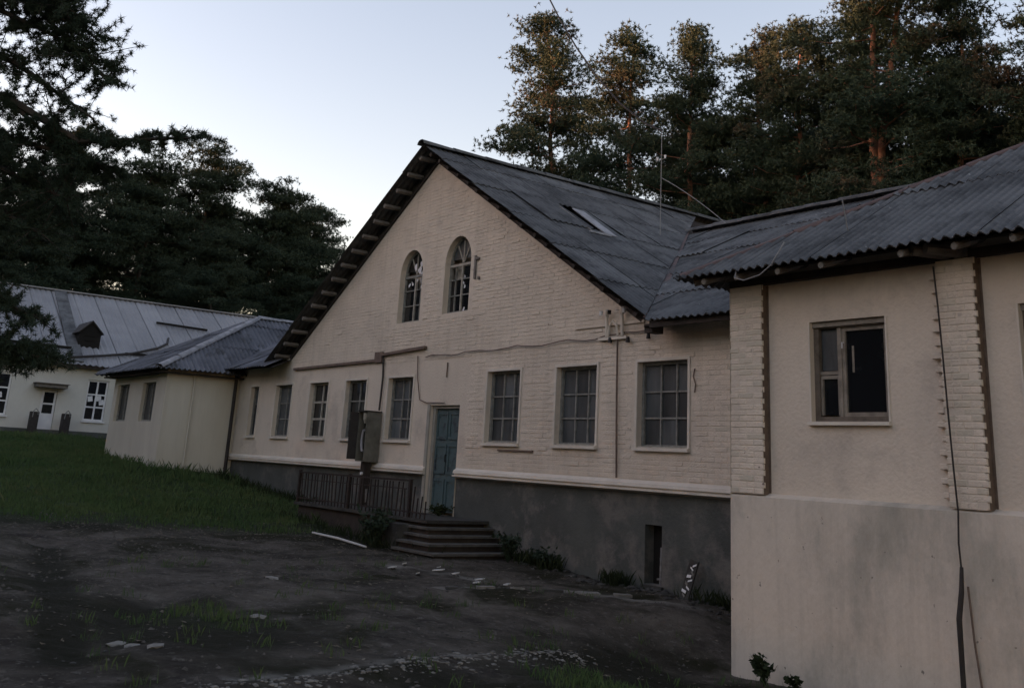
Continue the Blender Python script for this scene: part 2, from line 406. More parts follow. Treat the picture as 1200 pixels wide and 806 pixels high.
# ------------------------------------------------------------------ corrugated sheets
def sheet_mesh(w, l, waves, amp, m, per=4, seed=0):
    mb = MB(); n = waves * per
    r = random.Random(seed)
    sag = [r.uniform(-.006, .006) for _ in range(4)]
    rows = [0, l * .5, l]
    for j, y in enumerate(rows):
        for i in range(n + 1):
            x = w * i / n
            z = amp * math.cos(2 * math.pi * i / per) + (sag[0] if j == 1 else 0) + (sag[1] * (i / n - .5) * 2 if j == 0 else 0)
            mb.v.append((x, y + (r.uniform(-.004, .004) if j == 0 else 0), z + .012))
    for j in range(2):
        for i in range(n):
            a = j * (n + 1) + i
            mb.f.append((a, a + 1, a + n + 2, a + n + 1))
    k = len(mb.v)                                   # lower lip gives the sheet its thickness
    for i in range(n + 1):
        p = mb.v[i]; mb.v.append((p[0], p[1], p[2] - .012))
    for i in range(n): mb.f.append((k + i, k + i + 1, i + 1, i))
    return mb

def roof_slope(parent, O, U, V, width, length, m, planes, sw=1.05, sl=1.6, waves=7, amp=.024, name='roof_sheet', skip=None, tilt=.02, seed=1, sagf=None):
    """sheets laid on the plane O + u U + v V, clipped by world planes (point, outward normal)"""
    O = Vector(O); U = Vector(U).normalized(); V = Vector(V).normalized(); N = U.cross(V).normalized()
    if N.z < 0: N = -N
    variants = [sheet_mesh(sw * (waves + 1) / waves, sl + .12, waves + 1, amp, m, 5, seed * 10 + k) for k in range(3)]
    shared = [v.mesh(name, m) for v in variants]
    r = random.Random(seed)
    org = world_org(parent)
    nu = math.ceil(width / sw); nv = math.ceil(length / sl)
    for j in range(nv):
        for i in range(nu):
            if skip and (i, j) in skip: continue
            du, dv = r.uniform(-.004, .004), r.uniform(-.025, .025)
            lift = r.uniform(0, .006) + (.004 if i % 2 else 0)
            if r.random() < .05: lift += .018
            base = O + U * (i * sw - .045 + du) + V * (j * sl - .06 + dv) + N * (.004 + lift)
            tl = -(tilt + r.uniform(0, .008)) / sl * 1.0
            Vt = (V + N * tl).normalized(); base = base + N * (tilt + .012)
            Ut = (U + N * r.uniform(-.006, .006)).normalized()
            Nt = Ut.cross(Vt).normalized()
            if Nt.z < 0: Nt = -Nt; 
            mtx = Matrix(((Ut.x, Vt.x, Nt.x), (Ut.y, Vt.y, Nt.y), (Ut.z, Vt.z, Nt.z)))
            corners = [base + Ut * a + Vt * b for a in (0, sw * (waves + 1) / waves) for b in (0, sl + .12)]
            outside = False; cross = False
            for co, no in planes:
                ds = [(c - Vector(co)).dot(Vector(no)) for c in corners]
                if min(ds) > 0: outside = True; break
                if max(ds) > 0: cross = True
            if outside: continue
            k = r.randrange(3)
            if not cross:
                o = link(name, shared[k], parent)
                m4 = mtx.to_4x4(); m4.translation = base - org
                o.matrix_local = m4
            else:
                bm = bmesh.new()
                vs = [bm.verts.new(base + Ut * p[0] + Vt * p[1] + Nt * p[2] - org) for p in variants[k].v]
                for f in variants[k].f: bm.faces.new([vs[q] for q in f])
                for co, no in planes:
                    bmesh.ops.bisect_plane(bm, geom=bm.verts[:] + bm.edges[:] + bm.faces[:], plane_co=Vector(co) - org, plane_no=Vector(no), clear_outer=True)
                if len(bm.faces) > 2:
                    me = bpy.data.meshes.new(name); bm.to_mesh(me); me.materials.append(m)
                    link(name, me, parent)
                bm.free()

def cap_run(parent, a, b, m, r=.11, seg=.9, name='ridge_cap', seed=0):
    """half-round cap pieces laid end over end"""
    a = Vector(a); b = Vector(b); d = (b - a); L = d.length; d.normalize()
    n = max(1, int(L / seg)); st = L / n
    sdv = d.cross(Vector((0, 0, 1))).normalized(); u = sdv.cross(d).normalized()
    rr = random.Random(seed)
    for i in range(n):
        mb = MB(); vs = []
        for e, (t, q) in enumerate(((i * st - .04, 1.12), ((i + 1) * st, .95))):
            for k in range(7):
                an = math.pi * (k / 6)
                vs.append(a + d * t + sdv * math.cos(an) * r * q * 1.3 + u * (math.sin(an) * r * q - .02) + u * rr.uniform(-.008, .008))
        mb.add(vs, [(k, k + 1, 8 + k, 7 + k) for k in range(6)])
        mb.add([vs[0], vs[6]] + vs[1:6][::-1], [])
        part(name, mb, m, parent)

# ------------------------------------------------------------------ windows
def window_grid(parent, x0, x1, z0, z1, yf, rev, cols, rows, fm, gm, bar=.035, edge=.05, sill=True, name='window', missing=(), junk=None):
    """framed window in a wall whose face lies at yf, set back by rev"""
    y = yf + rev
    w = MB()
    w.box(x0, x0 + edge, y - .05, y + .03, z0, z1); w.box(x1 - edge, x1, y - .05, y + .03, z0, z1)
    w.box(x0 + edge, x1 - edge, y - .05, y + .03, z0, z0 + edge); w.box(x0 + edge, x1 - edge, y - .05, y + .03, z1 - edge, z1)
    win = part(name, w, fm, parent)
    ix0, ix1, iz0, iz1 = x0 + edge, x1 - edge, z0 + edge, z1 - edge
    for c in cols:
        xx = ix0 + (ix1 - ix0) * c
        part('mullion', MB().box(xx - bar / 2, xx + bar / 2, y - .035, y + .012, iz0, iz1), fm, win)
    for rw in rows:
        zz = iz0 + (iz1 - iz0) * rw
        part('glazing_bar', MB().box(ix0, ix1, y - .03, y + .009, zz - bar / 2, zz + bar / 2), fm, win)
    cs = [0] + list(cols) + [1]; rs = [0] + list(rows) + [1]
    for i in range(len(cs) - 1):
        for j in range(len(rs) - 1):
            if (i, j) in missing: continue
            a = ix0 + (ix1 - ix0) * cs[i]; b = ix0 + (ix1 - ix0) * cs[i + 1]
            c = iz0 + (iz1 - iz0) * rs[j]; d = iz0 + (iz1 - iz0) * rs[j + 1]
            t = random.uniform(-.006, .006)
            part('pane', MB().box(a + .004, b - .004, y - .004, y + .002, c + .004, d - .004), gm, win)
    if sill:
        s = MB().box(x0 - .05, x1 + .05, yf - .07, yf + .004, z0 - .055, z0 - .005)
        part('sill', s, mat['belt'], win)
        part('reveal_sill', MB().box(x0 + .002, x1 - .002, yf + .005, y - .052, z0 + .001, z0 + .02), mat['frame_pale'], win)
    return win

# ================================================================== MAIN HALL
hall = thing('brick_hall', 'long cream brick building with one tall front gable, two arched attic windows, dark plinth', 'building', (-19.3, 12, -1.5))
RX, RZ, SL = -19.5, 6.99, .612
def zroof(x): return RZ - SL * abs(x - RX)
WX0, WX1 = -29.95, -8.7
wins = [(-17.0, -15.91), (-14.8, -13.68), (-12.65, -11.5), (-20.96, -19.86), (-23.05, -22.0), (-25.05, -24.0), (-27.2, -26.15), (-28.95, -28.37)]
WZ0, WZ1 = .40, 1.78
def rect(a, b, c, d): return [(a, c), (b, c), (b, d), (a, d)]
def arch(x0, x1, z0, zt, n=12):
    r = (x1 - x0) / 2; cx = (x0 + x1) / 2; zs = zt - r * 1.15
    return [(x0, z0), (x1, z0)] + [(cx + r * math.cos(math.pi * k / n), zs + (zt - zs) * math.sin(math.pi * k / n)) for k in range(n + 1)]
arches = [(-20.86, -19.86, 3.03, 4.73), (-18.92, -17.9, 3.1, 4.79)]
DX0, DX1, DZ0, DZ1 = -19.06, -17.95, -1.05, 1.14
holes = [rect(a, b, WZ0, WZ1) for a, b in wins] + [arch(*a) for a in arches]
ol = [(WX0, -.14), (DX0, -.14), (DX0, DZ1), (DX1, DZ1), (DX1, -.14), (WX1, -.14), (WX1, 2.5), (-12.3, 2.5), (-12.0 - .3, 2.5), (RX, RZ - .22), (-26.55, 2.5), (WX0, 2.5)]
ol = [(WX0, -.14), (DX0, -.14), (DX0, DZ1), (DX1, DZ1), (DX1, -.14), (WX1, -.14), (WX1, 2.5), (-12.6, 2.5), (RX, RZ - .28), (-26.4, 2.5), (WX0, 2.5)]
w = MB()
wall_face(w, ol, holes, lambda u, v: (u, 12.0, v), .24)
# door reveal
w.add([(DX0, 12, DZ0), (DX0, 12, DZ1), (DX0, 12.24, DZ1), (DX0, 12.24, DZ0)], [(0, 1, 2, 3)])
w.add([(DX1, 12, DZ0), (DX1, 12, DZ1), (DX1, 12.24, DZ1), (DX1, 12.24, DZ0)], [(0, 1, 2, 3)])
w.add([(DX0, 12, DZ1), (DX1, 12, DZ1), (DX1, 12.24, DZ1), (DX0, 12.24, DZ1)], [(0, 1, 2, 3)])
w.box(WX0, WX1, 12.30, 12.34, -2.6, 2.45)                  # inner leaf keeps the rooms dark
w.add([(-26.2, 12.32, 2.4), (-12.8, 12.32, 2.4), (RX, 12.32, 6.45)], [(0, 1, 2)])
w.box(WX0, WX0 + .02, 12.34, 22, -2.6, 2.4)
part('wall', w, mat['render'], hall)
# plinth with the basement opening
pz = -2.6
BX0, BX1, BZ0, BZ1 = -12.45, -12.07, -1.66, -.78
w = MB()
wall_face(w, [(WX0, pz), (DX0, pz), (DX0, -.30), (WX0, -.30)], [], lambda u, v: (u, 12.03, v))
wall_face(w, [(DX0, pz), (DX1, pz), (DX1, DZ0), (DX0, DZ0)], [], lambda u, v: (u, 12.03, v))
wall_face(w, [(DX1, pz), (WX1, pz), (WX1, -.30), (DX1, -.30)], [rect(BX0, BX1, BZ0, BZ1)], lambda u, v: (u, 12.03, v), .26)
part('plinth', w, mat['plinth'], hall)
# belt course profile
def profile_run(x0, x1, prof, mb):
    n = len(prof)
    vs = [(x0, y, z) for y, z in prof] + [(x1, y, z) for y, z in prof]
    mb.add(vs, [(i, i + 1, n + i + 1, n + i) for i in range(n - 1)] + [tuple(range(n))[::-1], tuple(n + i for i in range(n))])
prof = [(12.02, -.10), (11.93, -.16), (11.915, -.215), (11.955, -.22), (11.955, -.245), (11.90, -.25), (11.90, -.275), (12.035, -.31)]
for a, b in ((WX0, DX0 - .02), (DX1 + .02, WX1)):
    xs = np.arange(a, b, 2.6)
    m_ = MB(); profile_run(a, b, prof, m_)
    part('belt_course', m_, mat['belt'], hall)

# brickwork: bricks stand a few millimetres proud of the joints
def in_hole(xa, xb, za, zb):
    for a, b in wins:
        if xb > a - .03 and xa < b + .03 and zb > WZ0 - .05 and za < WZ1 + .02: return True
    for a, b, c, d in arches:
        if xb > a - .02 and xa < b + .02 and zb > c - .02 and za < d - .33: return True
        cx = (a + b) / 2; zs = d - .58
        for qx in (xa, xb):
            for qz in (za, zb):
                if qz >= zs - .3 and math.hypot((qx - cx) / .53, (qz - zs) / .61) < 1 : return True
    if xb > DX0 - .04 and xa < DX1 + .04 and zb > DZ0 and za < DZ1 + .04: return True
    return False
cand = []
CH, BL = .0765, .262
nrow = int((6.6 + .1) / CH)
rb = random.Random(3)
for j in range(nrow):
    z0 = -.095 + j * CH; z1 = z0 + CH - .013
    off = (j % 2) * BL / 2 + rb.uniform(-.01, .01)
    x = -26.4 + off
    while x < WX1:
        xa, xb = x, min(x + BL - .008, WX1)
        x += BL
        cx = (xa + xb) / 2
        if z1 > 2.45 and z1 > zroof(xa if xa < RX else xb) - .31: continue
        smooth = z0 < 2.1 and cx < -17.6
        if smooth or in_hole(xa, xb, z0, z1): continue
        cand.append((xa, xb, z0, z1))
cand.sort(key=lambda c: abs((c[0] + c[1]) / 2 + 7) ** 2 + 144 + c[2] ** 2 * .5)
unit = MB().box(-.5, .5, -1, 0, -.5, .5)
unit_bev = MB()
for (y, s) in ((0, 1.0), (-.7, .99), (-1, .93)):
    unit_bev.v += [(-.5 * s, y, -.5 * (s if s > .95 else .80)), (.5 * s, y, -.5 * (s if s > .95 else .80)), (.5 * s, y, .5 * (s if s > .95 else .80)), (-.5 * s, y, .5 * (s if s > .95 else .80))]
for k in (0, 4):
    for i in range(4): unit_bev.f.append((k + i, k + (i + 1) % 4, k + 4 + (i + 1) % 4, k + 4 + i))
unit_bev.f.append((8, 9, 10, 11))
brick_me = [unit_bev.mesh('brick', mat['brick']), unit_bev.mesh('brick', mat['brick2'])]
horg = world_org(hall)
bigb = MB()
for k, (xa, xb, za, zb) in enumerate(cand):
    pr = .0048 + rb.uniform(-.003, .004)
    if rb.random() < .03: pr = .001
    if rb.random() < .02: pr += .008
    if zb > 2.2 and rb.random() < .02: pr = .0005
    c = ((xa + xb) / 2, 11.9995, (za + zb) / 2); s = (xb - xa, pr, zb - za)
    if k < 300:
        o = link('brick', brick_me[1 if rb.random() < .15 else 0], hall, Vector(c) - horg); o.scale = s
    else:
        kk = len(bigb.v)
        bigb.v += [(c[0] + p[0] * s[0], c[1] + p[1] * s[1], c[2] + p[2] * s[2]) for p in unit_bev.v]
        bigb.f += [tuple(q + kk for q in f) for f in unit_bev.f]
part('brickwork', bigb, mat['brick'], hall, kind='stuff')
# brick course ledges that catch the light on the gable
for zc, xa, xb in ((2.44, -14.3, -12.5),):
    part('brick_ledge', MB().box(xa, xb, 11.965, 12, zc, zc + .05), mat['brick'], hall)

for n_, (a, b) in enumerate(wins):
    if n_ in (0, 1, 2):
        wd = window_grid(hall, a, b, WZ0, WZ1, 12.0, .15, (.36, .70), (.33, .66), mat['frame'], mat['glass'], .028)
    elif n_ == 7:
        wd = window_grid(hall, a, b, WZ0, WZ1, 12.0, .15, (.5,), (.66,), mat['frame'], mat['glass'], .035)
    elif n_ == 6:
        wd = window_grid(hall, a, b, WZ0, WZ1, 12.0, .15, (.5,), (.33, .66), mat['frame'], mat['glass'], .03)
    else:
        wd = window_grid(hall, a, b, WZ0, WZ1, 12.0, .15, (.5,) if n_ != 3 else (.42, .7), (.33, .66), mat['frame_pale'] if n_ == 5 else mat['frame'], mat['glass_dark'] if n_ in (4, 5) else mat['glass'], .05 if n_ == 5 else .03)
    # pale plaster rim round the opening
    e = .05
    r_ = MB().box(a - e, a - .001, 11.978, 12, WZ0, WZ1 + e).box(b + .001, b + e, 11.978, 12, WZ0, WZ1 + e).box(a - .001, b + .001, 11.978, 12, WZ1 + .001, WZ1 + e)
    part('surround', r_, mat['belt'], wd)

# arched attic windows
for q, (a, b, c, d) in enumerate(arches):
    y = 12.17; r = (b - a) / 2; cx = (a + b) / 2; zs = d - r * 1.15
    outer = arch(a, b, c, d, 14)
    cxz = (cx, (c + d) / 2)
    inner = [(cx + (u - cx) * .90, cxz[1] + (v - cxz[1]) * .94) for u, v in outer]
    fr = MB(); n = len(outer)
    for yy, sgn in ((y - .03, 1), (y + .03, 1)):
        fr.add([(u, yy, v) for u, v in outer] + [(u, yy, v) for u, v in inner], [(i, (i + 1) % n, n + (i + 1) % n, n + i) for i in range(n)])
    fr.add([(u, y - .03, v) for u, v in inner] + [(u, y + .03, v) for u, v in inner], [(i, (i + 1) % n, n + (i + 1) % n, n + i) for i in range(n)])
    win = part('arched_window', fr, mat['frame'], hall)
    part('transom', MB().box(a + .02, b - .02, y - .045, y + .02, zs - .06, zs - .005), mat['frame_pale'] if q else mat['frame'], win)
    part('mullion', MB().box(cx - .02, cx + .02, y - .04, y + .015, c + .04, zs - .06), mat['frame_pale'], win)
    for s_ in ((-.5,) if q else (.5,)):
        part('mullion', MB().box(cx + s_ * r - .012, cx + s_ * r + .012, y - .035, y + .010, c + .04, zs - .06), mat['frame'], win)
    for f_ in (.36, .68):
        zz = c + (zs - c) * f_
        part('glazing_bar', MB().box(a + .05, b - .05, y - .035, y + .008, zz - .012, zz + .012), mat['frame'], win)
    for an in (55, 90, 125):
        ar = math.radians(an)
        part('fan_bar', MB().beam((cx, y - .01, zs), (cx + r * .86 * math.cos(ar), y - .01, zs + r * 1.0 * math.sin(ar)), .022, .03, (0, 1, 0)), mat['frame_pale'], win)
    # lower panes
    xs_ = [a + .06, cx, b - .06]; zz_ = [c + .05, c + (zs - c) * .36, c + (zs - c) * .68, zs - .06]
    for i in range(2):
        for j in range(3):
            if (q, i, j) in ((1, 0, 2), (0, 1, 2)): continue
            part('pane', MB().box(xs_[i] + .01, xs_[i + 1] - .01, y - .004, y + .003, zz_[j] + .012, zz_[j + 1] - .012), mat['glass_dark'], win)
    lst = [(u, v) for u, v in inner if v > zs]
    part('fanlight_pane', MB().poly([(u, y + .002, v) for u, v in lst]), mat['glass_dark'] if not q else mat['glass'], win)
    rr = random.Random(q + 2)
    # white shapes stand in for sky reflected in the broken glass
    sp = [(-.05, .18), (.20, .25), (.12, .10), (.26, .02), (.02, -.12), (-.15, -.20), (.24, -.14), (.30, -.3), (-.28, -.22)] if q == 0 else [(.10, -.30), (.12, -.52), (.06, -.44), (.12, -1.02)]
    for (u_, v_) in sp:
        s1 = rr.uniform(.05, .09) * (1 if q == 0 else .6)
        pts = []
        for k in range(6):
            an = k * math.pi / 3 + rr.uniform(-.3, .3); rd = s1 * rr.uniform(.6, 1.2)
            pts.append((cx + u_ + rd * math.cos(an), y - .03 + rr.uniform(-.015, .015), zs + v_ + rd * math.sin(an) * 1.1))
        part('sky_glint', MB().poly(pts), mat['white'], win)

# door
dr = thing_door = part('door', MB().box(DX0 + .09, DX1 - .06, 12.12, 12.17, DZ0 + .05, DZ1 - .06), mat['teal'], hall, label='worn teal boarded double door')
jb = MB().box(DX0 + .003, DX0 + .09, 12.06, 12.20, DZ0, DZ1 - .003).box(DX1 - .06, DX1 - .003, 12.06, 12.20, DZ0, DZ1 - .003).box(DX0 + .09, DX1 - .06, 12.06, 12.20, DZ1 - .06, DZ1 - .003)
part('door_frame', jb, mat['jamb'], dr)
for i in range(2):
    for j, (za, zb) in enumerate(((-.95, -.35), (-.25, .35), (.45, 1.0))):
        xa = DX0 + .12 + i * .48
        pf = MB().box(xa, xa + .42, 12.10, 12.12, za, za + .05).box(xa, xa + .42, 12.10, 12.12, zb - .05, zb).box(xa, xa + .05, 12.10, 12.12, za + .05, zb - .05).box(xa + .37, xa + .42, 12.10, 12.12, za + .05, zb - .05)
        part('door_panel', pf, mat['teal'], dr)
part('handle', MB().tube([(DX0 + .58, 12.10, 0), (DX0 + .58, 12.06, 0), (DX0 + .58, 12.06, .13), (DX0 + .58, 12.10, .13)], .01), mat['rust'], dr)
part('door_jamb_band', MB().box(DX0 - .10, DX0 - .002, 11.97, 12.03, DZ0 - .02, DZ1 + .02), mat['jamb'], hall, label='pale render strip down the left side of the doorway')
# things in the basement opening
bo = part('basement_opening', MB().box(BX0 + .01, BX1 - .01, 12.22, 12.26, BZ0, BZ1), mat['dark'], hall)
part('broken_frame', MB().beam((BX0 + .25, 12.14, BZ0), (BX0 + .27, 12.14, BZ0 + .55), .03, .03).beam((BX0 + .2, 12.12, BZ0 + .08), (BX1 - .03, 12.15, BZ0 + .1), .03, .03), mat['junk'], bo)
part('rag', MB().obox((BX1 - .08, 12.16, BZ0 + .25), ((1, 0, .2), (0, 1, 0), (-.2, 0, 1)), (.05, .02, .16)), mat['concrete'], bo)
part('sill', MB().box(BX0 - .03, BX1 + .05, 11.98, 12.03, BZ0 - .07, BZ0 - .01), mat['concrete'], bo)

# hall roof
VR0, ZE = 11.54, 2.38
Lr = 7.5 / math.cos(math.atan(SL))
# right slope
Vr = Vector((-1, 0, SL))
APEX = Vector((-17.49, 18.28, 5.82))
# valley between the gable's right slope and the wing roof to its right (slope .503, eave at y=11.4 z=2.36)
WS = .503
nv = Vector((-.61, WS, 0)).normalized()   # z_gable - z_wing = 0 plane : -.61*(x-RX) + RZ = ZE + WS (y-VR0)
vplane_pt = Vector((-11.81, 11.4, 2.36)); vdir = Vector((-WS, .61, 0)).normalized()
n_out_g = Vector((vdir.y, -vdir.x, 0))     # points to +x side
gx = (-11.3, 11.4)
roof_slope(hall, (-11.93, 11.54, ZE - .02), (0, 1, 0), Vr, 11.6, Lr + .1, mat['slate'],
           [((-12.02, 11.54, 0), tuple(n_out_g)), ((RX, 0, 0), (-1, 0, 0)), ((0, 22.5, 0), (0, 1, 0))], skip={(2, 3)}, seed=3, amp=.016, tilt=.012)
roof_slope(hall, (-27.07, 22.2, ZE - .02), (0, -1, 0), Vector((1, 0, SL)), 10.8, Lr + .1, mat['slate'],
           [((RX, 0, 0), (1, 0, 0)), ((0, 11.5, 0), (0, -1, 0))], seed=4, amp=.02, tilt=.03)
# wing roof (front slope) right of the gable
roof_slope(hall, (-18.9, 11.46, ZE - .04), (1, 0, 0), (0, 1, WS), 18.9, 7.9, mat['slate'],
           [((-12.02, 11.54, 0), tuple(-n_out_g)), ((0, 18.28, 0), (0, 1, 0))], seed=5, amp=.019)
# short stretch left of the gable
roof_slope(hall, (-31.0, 11.4, 2.22), (1, 0, 0), (0, 1, .5), 5.0, 4.2, mat['slate_left'], [((-26.6, 0, 0), (1, 0, 0))], seed=6, amp=.02)
cap_run(hall, (RX, 11.48, RZ + .06), (RX, 22.4, RZ + .06), mat['slate'], .10, seed=1)
cap_run(hall, (-17.5, 18.28, 5.88), (-4, 18.28, 5.88), mat['slate'], .10, seed=2)
# valley flashing
part('valley_flashing', MB().add([(-12.15, 11.6, 2.44), (-11.85, 11.6, 2.44), (-17.45, 18.2, 5.83), (-17.75, 18.2, 5.83)], [(0, 1, 2, 3)]), mat['slate_rust'], hall)
# boarding under the sheets: slopes as thin slabs, stopping short of the verge
def slab(mb, a, b, c, d, t=.03):
    a, b, c, d = map(Vector, (a, b, c, d)); n = (b - a).cross(d - a).normalized()
    if n.z < 0: n = -n
    mb.add([a, b, c, d, a - n * t, b - n * t, c - n * t, d - n * t], [(0, 1, 2, 3), (4, 5, 6, 7), (0, 1, 5, 4), (1, 2, 6, 5), (2, 3, 7, 6), (3, 0, 4, 7)])
dk = MB()
slab(dk, (-12.2, 12.02, zroof(-12.2) - .10), (RX, 12.02, RZ - .10), (RX, 22.3, RZ - .10), (-12.2, 22.3, zroof(-12.2) - .10))
slab(dk, (-26.6, 12.02, zroof(-26.6) - .10), (RX, 12.02, RZ - .10), (RX, 22.3, RZ - .10), (-26.6, 22.3, zroof(-26.6) - .10))
part('roof_boarding', dk, mat['dark_wood'], hall)
# purlins carried out under both verges
def purlin_row(sgn, n, ph):
    for k in range(n):
        t = .25 + k * ph
        x = RX + sgn * t * math.cos(math.atan(SL)); z = zroof(x) - .09
        ud = Vector((sgn * 1, 0, -SL)).normalized(); nn = Vector((sgn * SL, 0, 1)).normalized()
        y0 = 11.58 + random.uniform(-.02, .03)
        p = MB().obox((x, (y0 + 12.01) / 2, z), (ud, (0, 1, 0), nn), (.042, (12.01 - y0) / 2, .04))
        part('purlin', p, mat['grey_wood'] if sgn < 0 else mat['dark_wood'], hall)
purlin_row(-1, 15, .58)
purlin_row(1, 18, .48)
# barge rafters against the gable wall
for sgn in (-1, 1):
    part('verge_board', MB().beam((RX, 11.985, RZ - .26), (RX + sgn * 6.95, 11.985, RZ - .26 - SL * 6.95), .05, .07, (0, 0, 1)), mat['dark_wood'], hall)
# eave board right of the gable
part('eave_board', MB().box(-11.85, -9.2, 11.46, 11.50, 2.24, 2.35), mat['dark_wood'], hall)
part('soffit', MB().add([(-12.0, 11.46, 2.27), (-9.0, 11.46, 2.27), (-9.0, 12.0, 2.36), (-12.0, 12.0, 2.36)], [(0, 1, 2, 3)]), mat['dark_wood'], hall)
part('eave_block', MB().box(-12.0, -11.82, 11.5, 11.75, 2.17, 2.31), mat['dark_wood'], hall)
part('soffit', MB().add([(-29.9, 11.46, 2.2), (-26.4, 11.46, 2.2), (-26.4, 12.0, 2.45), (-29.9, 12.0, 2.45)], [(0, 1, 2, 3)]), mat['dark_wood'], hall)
# roof hatch: an opening beside a pale sheet of metal
def on_gable(x, y, h): 
    n = Vector((SL, 0, 1)).normalized(); return Vector((x, y, zroof(x))) + n * h
hx0, hx1 = -17.0, -15.5
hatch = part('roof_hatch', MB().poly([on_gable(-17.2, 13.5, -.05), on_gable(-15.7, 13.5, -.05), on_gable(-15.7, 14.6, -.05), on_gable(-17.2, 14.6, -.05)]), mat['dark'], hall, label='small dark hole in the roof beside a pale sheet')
part('hatch_curb', MB().beam(on_gable(-17.0, 13.62, .07), on_gable(-15.75, 13.60, .05), .04, .04), mat['grey_wood'], hatch)
part('hatch_curb', MB().beam(on_gable(-15.80, 13.5, .06), on_gable(-15.80, 14.1, .06), .05, .04), mat['slate_pale'], hatch)
pf = MB(); slab(pf, on_gable(-17.3, 14.22, .055), on_gable(-15.7, 14.22, .035), on_gable(-15.7, 14.62, .035), on_gable(-17.3, 14.62, .055), .01)
part('patch_sheet', pf, mat['slate'], hall)
pf = MB(); slab(pf, on_gable(-17.1, 14.06, .09), on_gable(-15.85, 14.0, .07), on_gable(-15.82, 14.28, .07), on_gable(-17.05, 14.36, .09), .02)
part('pale_metal_sheet', pf, mat['slate_pale'], hall)

# conduits and cables on the facade (fixed parts)
Y = 11.95
part('wooden_conduit', MB().beam((-26.1, 11.96, 2.18), (-21.6, 11.96, 2.21), .07, .06).beam((-21.3, 11.96, 2.33), (-19.4, 11.96, 2.40), .09, .06).box(-21.64, -21.3, 11.93, 11.995, 2.16, 2.40), mat['brown_wood'], hall)
part('down_cable', MB().tube([(-21.25, 11.95, 2.33), (-21.2, 11.96, 1.8), (-21.22, 11.95, 1.05)], .022), mat['cable'], hall)
rc = random.Random(8)
pts = []
for k in range(29):
    x = -19.37 + (7.2) * k / 28
    pts.append((x, 11.955, 2.19 + .07 * (k / 28) + .02 * math.sin(k * 1.1) + rc.uniform(-.012, .012) + (.06 * max(0, (k - 22) / 6))))
part('facade_cable', MB().tube(pts, .011, 5), mat['brown_wood'], hall)
part('facade_cable', MB().tube([(-19.72, 11.965, 2.23), (-19.66, 11.965, 1.75), (-19.5, 11.965, 1.27), (-19.2, 11.965, 1.20), (-18.5, 11.965, 1.19)], .012, 5), mat['brown_wood'], hall)
part('facade_cable', MB().tube([(-18.49, 11.975, 2.03), (-18.50, 11.975, 1.72)], .016, 5), mat['brown_wood'], hall)
part('down_pipe', MB().tube([(-13.13, 11.95, 2.25), (-13.12, 11.955, 1.2), (-13.07, 11.95, -.1)], .017, 6), mat['brown_wood'], hall)
ins = part('insulator_bracket', MB().tube([(-13.40, 11.94, 2.24), (-13.40, 11.92, 2.6), (-13.33, 11.88, 2.70)], .03, 7).tube([(-13.0, 11.94, 2.24), (-13.0, 11.92, 2.6), (-12.95, 11.88, 2.72)], .03, 7)
     .tube([(-13.36, 11.94, 2.25), (-13.32, 11.92, 2.42), (-13.22, 11.91, 2.5), (-13.13, 11.92, 2.42), (-13.11, 11.94, 2.25)], .022, 7).box(-13.62, -12.9, 11.93, 11.985, 2.19, 2.24), mat['belt'], hall)
for x in (-13.52, -13.3, -12.93, -13.1):
    part('insulator', MB().tube([(x, 11.9, 2.63 if x < -13.2 or x > -13 else 2.68), (x, 11.9, 2.70)], [.028, .036], 8), mat['white'] if x != -13.3 else mat['dark'], ins)
for x, z in ((-13.3, 2.19), (-12.85, 2.17), (-12.35, 2.2)):
    part('insulator', MB().tube([(x, 11.93, z - .05), (x, 11.93, z + .04)], [.04, .025], 8), mat['cable'], ins)
part('facade_cable', MB().tube([(-11.33, 11.965, 1.62), (-11.36, 11.965, 1.5), (-11.31, 11.965, 1.38), (-11.33, 11.965, 1.25)], .012, 5), mat['brown_wood'], hall)
part('iron_bracket', MB().box(-16.5, -15.4, 11.96, 11.995, .255, .285), mat['brown_wood'], hall)
part('anchor_plate', MB().box(-17.72, -17.66, 11.96, 11.99, 3.75, 4.25).box(-17.68, -17.55, 11.95, 11.99, 4.16, 4.2).box(-17.55, -17.5, 11.95, 11.99, 3.72, 3.78), mat['grey_wood'], hall)

# ================================================================== ANNEX (right foreground)
annex = thing('plastered_annex', 'beige plastered building with brick pilasters and hipped corrugated roof, nearest at right', 'building', (-6, 10.2, -2.2))
aorg = world_org(annex)
YA, YU = 10.2, 10.31
AX0, AX1 = -9.04, 4.0
aw = [(-7.86, -6.82), (-5.27, -4.2), (-2.2, -1.1)]
w = MB()
wall_face(w, [(AX0, -3.2), (AX1, -3.2), (AX1, -.20), (AX0, -.20)], [], lambda u, v: (u, YA, v))
w.add([(AX0, YA, -.20), (AX1, YA, -.20), (AX1, YU, -.155), (AX0, YU, -.155)], [(0, 1, 2, 3)])
w.add([(AX0, YA, -3.2), (AX0, 12.1, -3.2), (AX0, 12.1, 2.5), (AX0, YA, 2.4)], [(0, 1, 2, 3)])
part('lower_wall', w, mat['render_low'], annex)
w = MB()
wall_face(w, [(AX0, -.155), (AX1, -.155), (AX1, 2.62), (AX0, 2.62)], [rect(a, b, .70, 1.88) for a, b in aw], lambda u, v: (u, YU, v), .2)
w.box(AX0 + .05, AX1, YU + .28, YU + .3, -.2, 2.6)
part('upper_wall', w, mat['render'], annex)
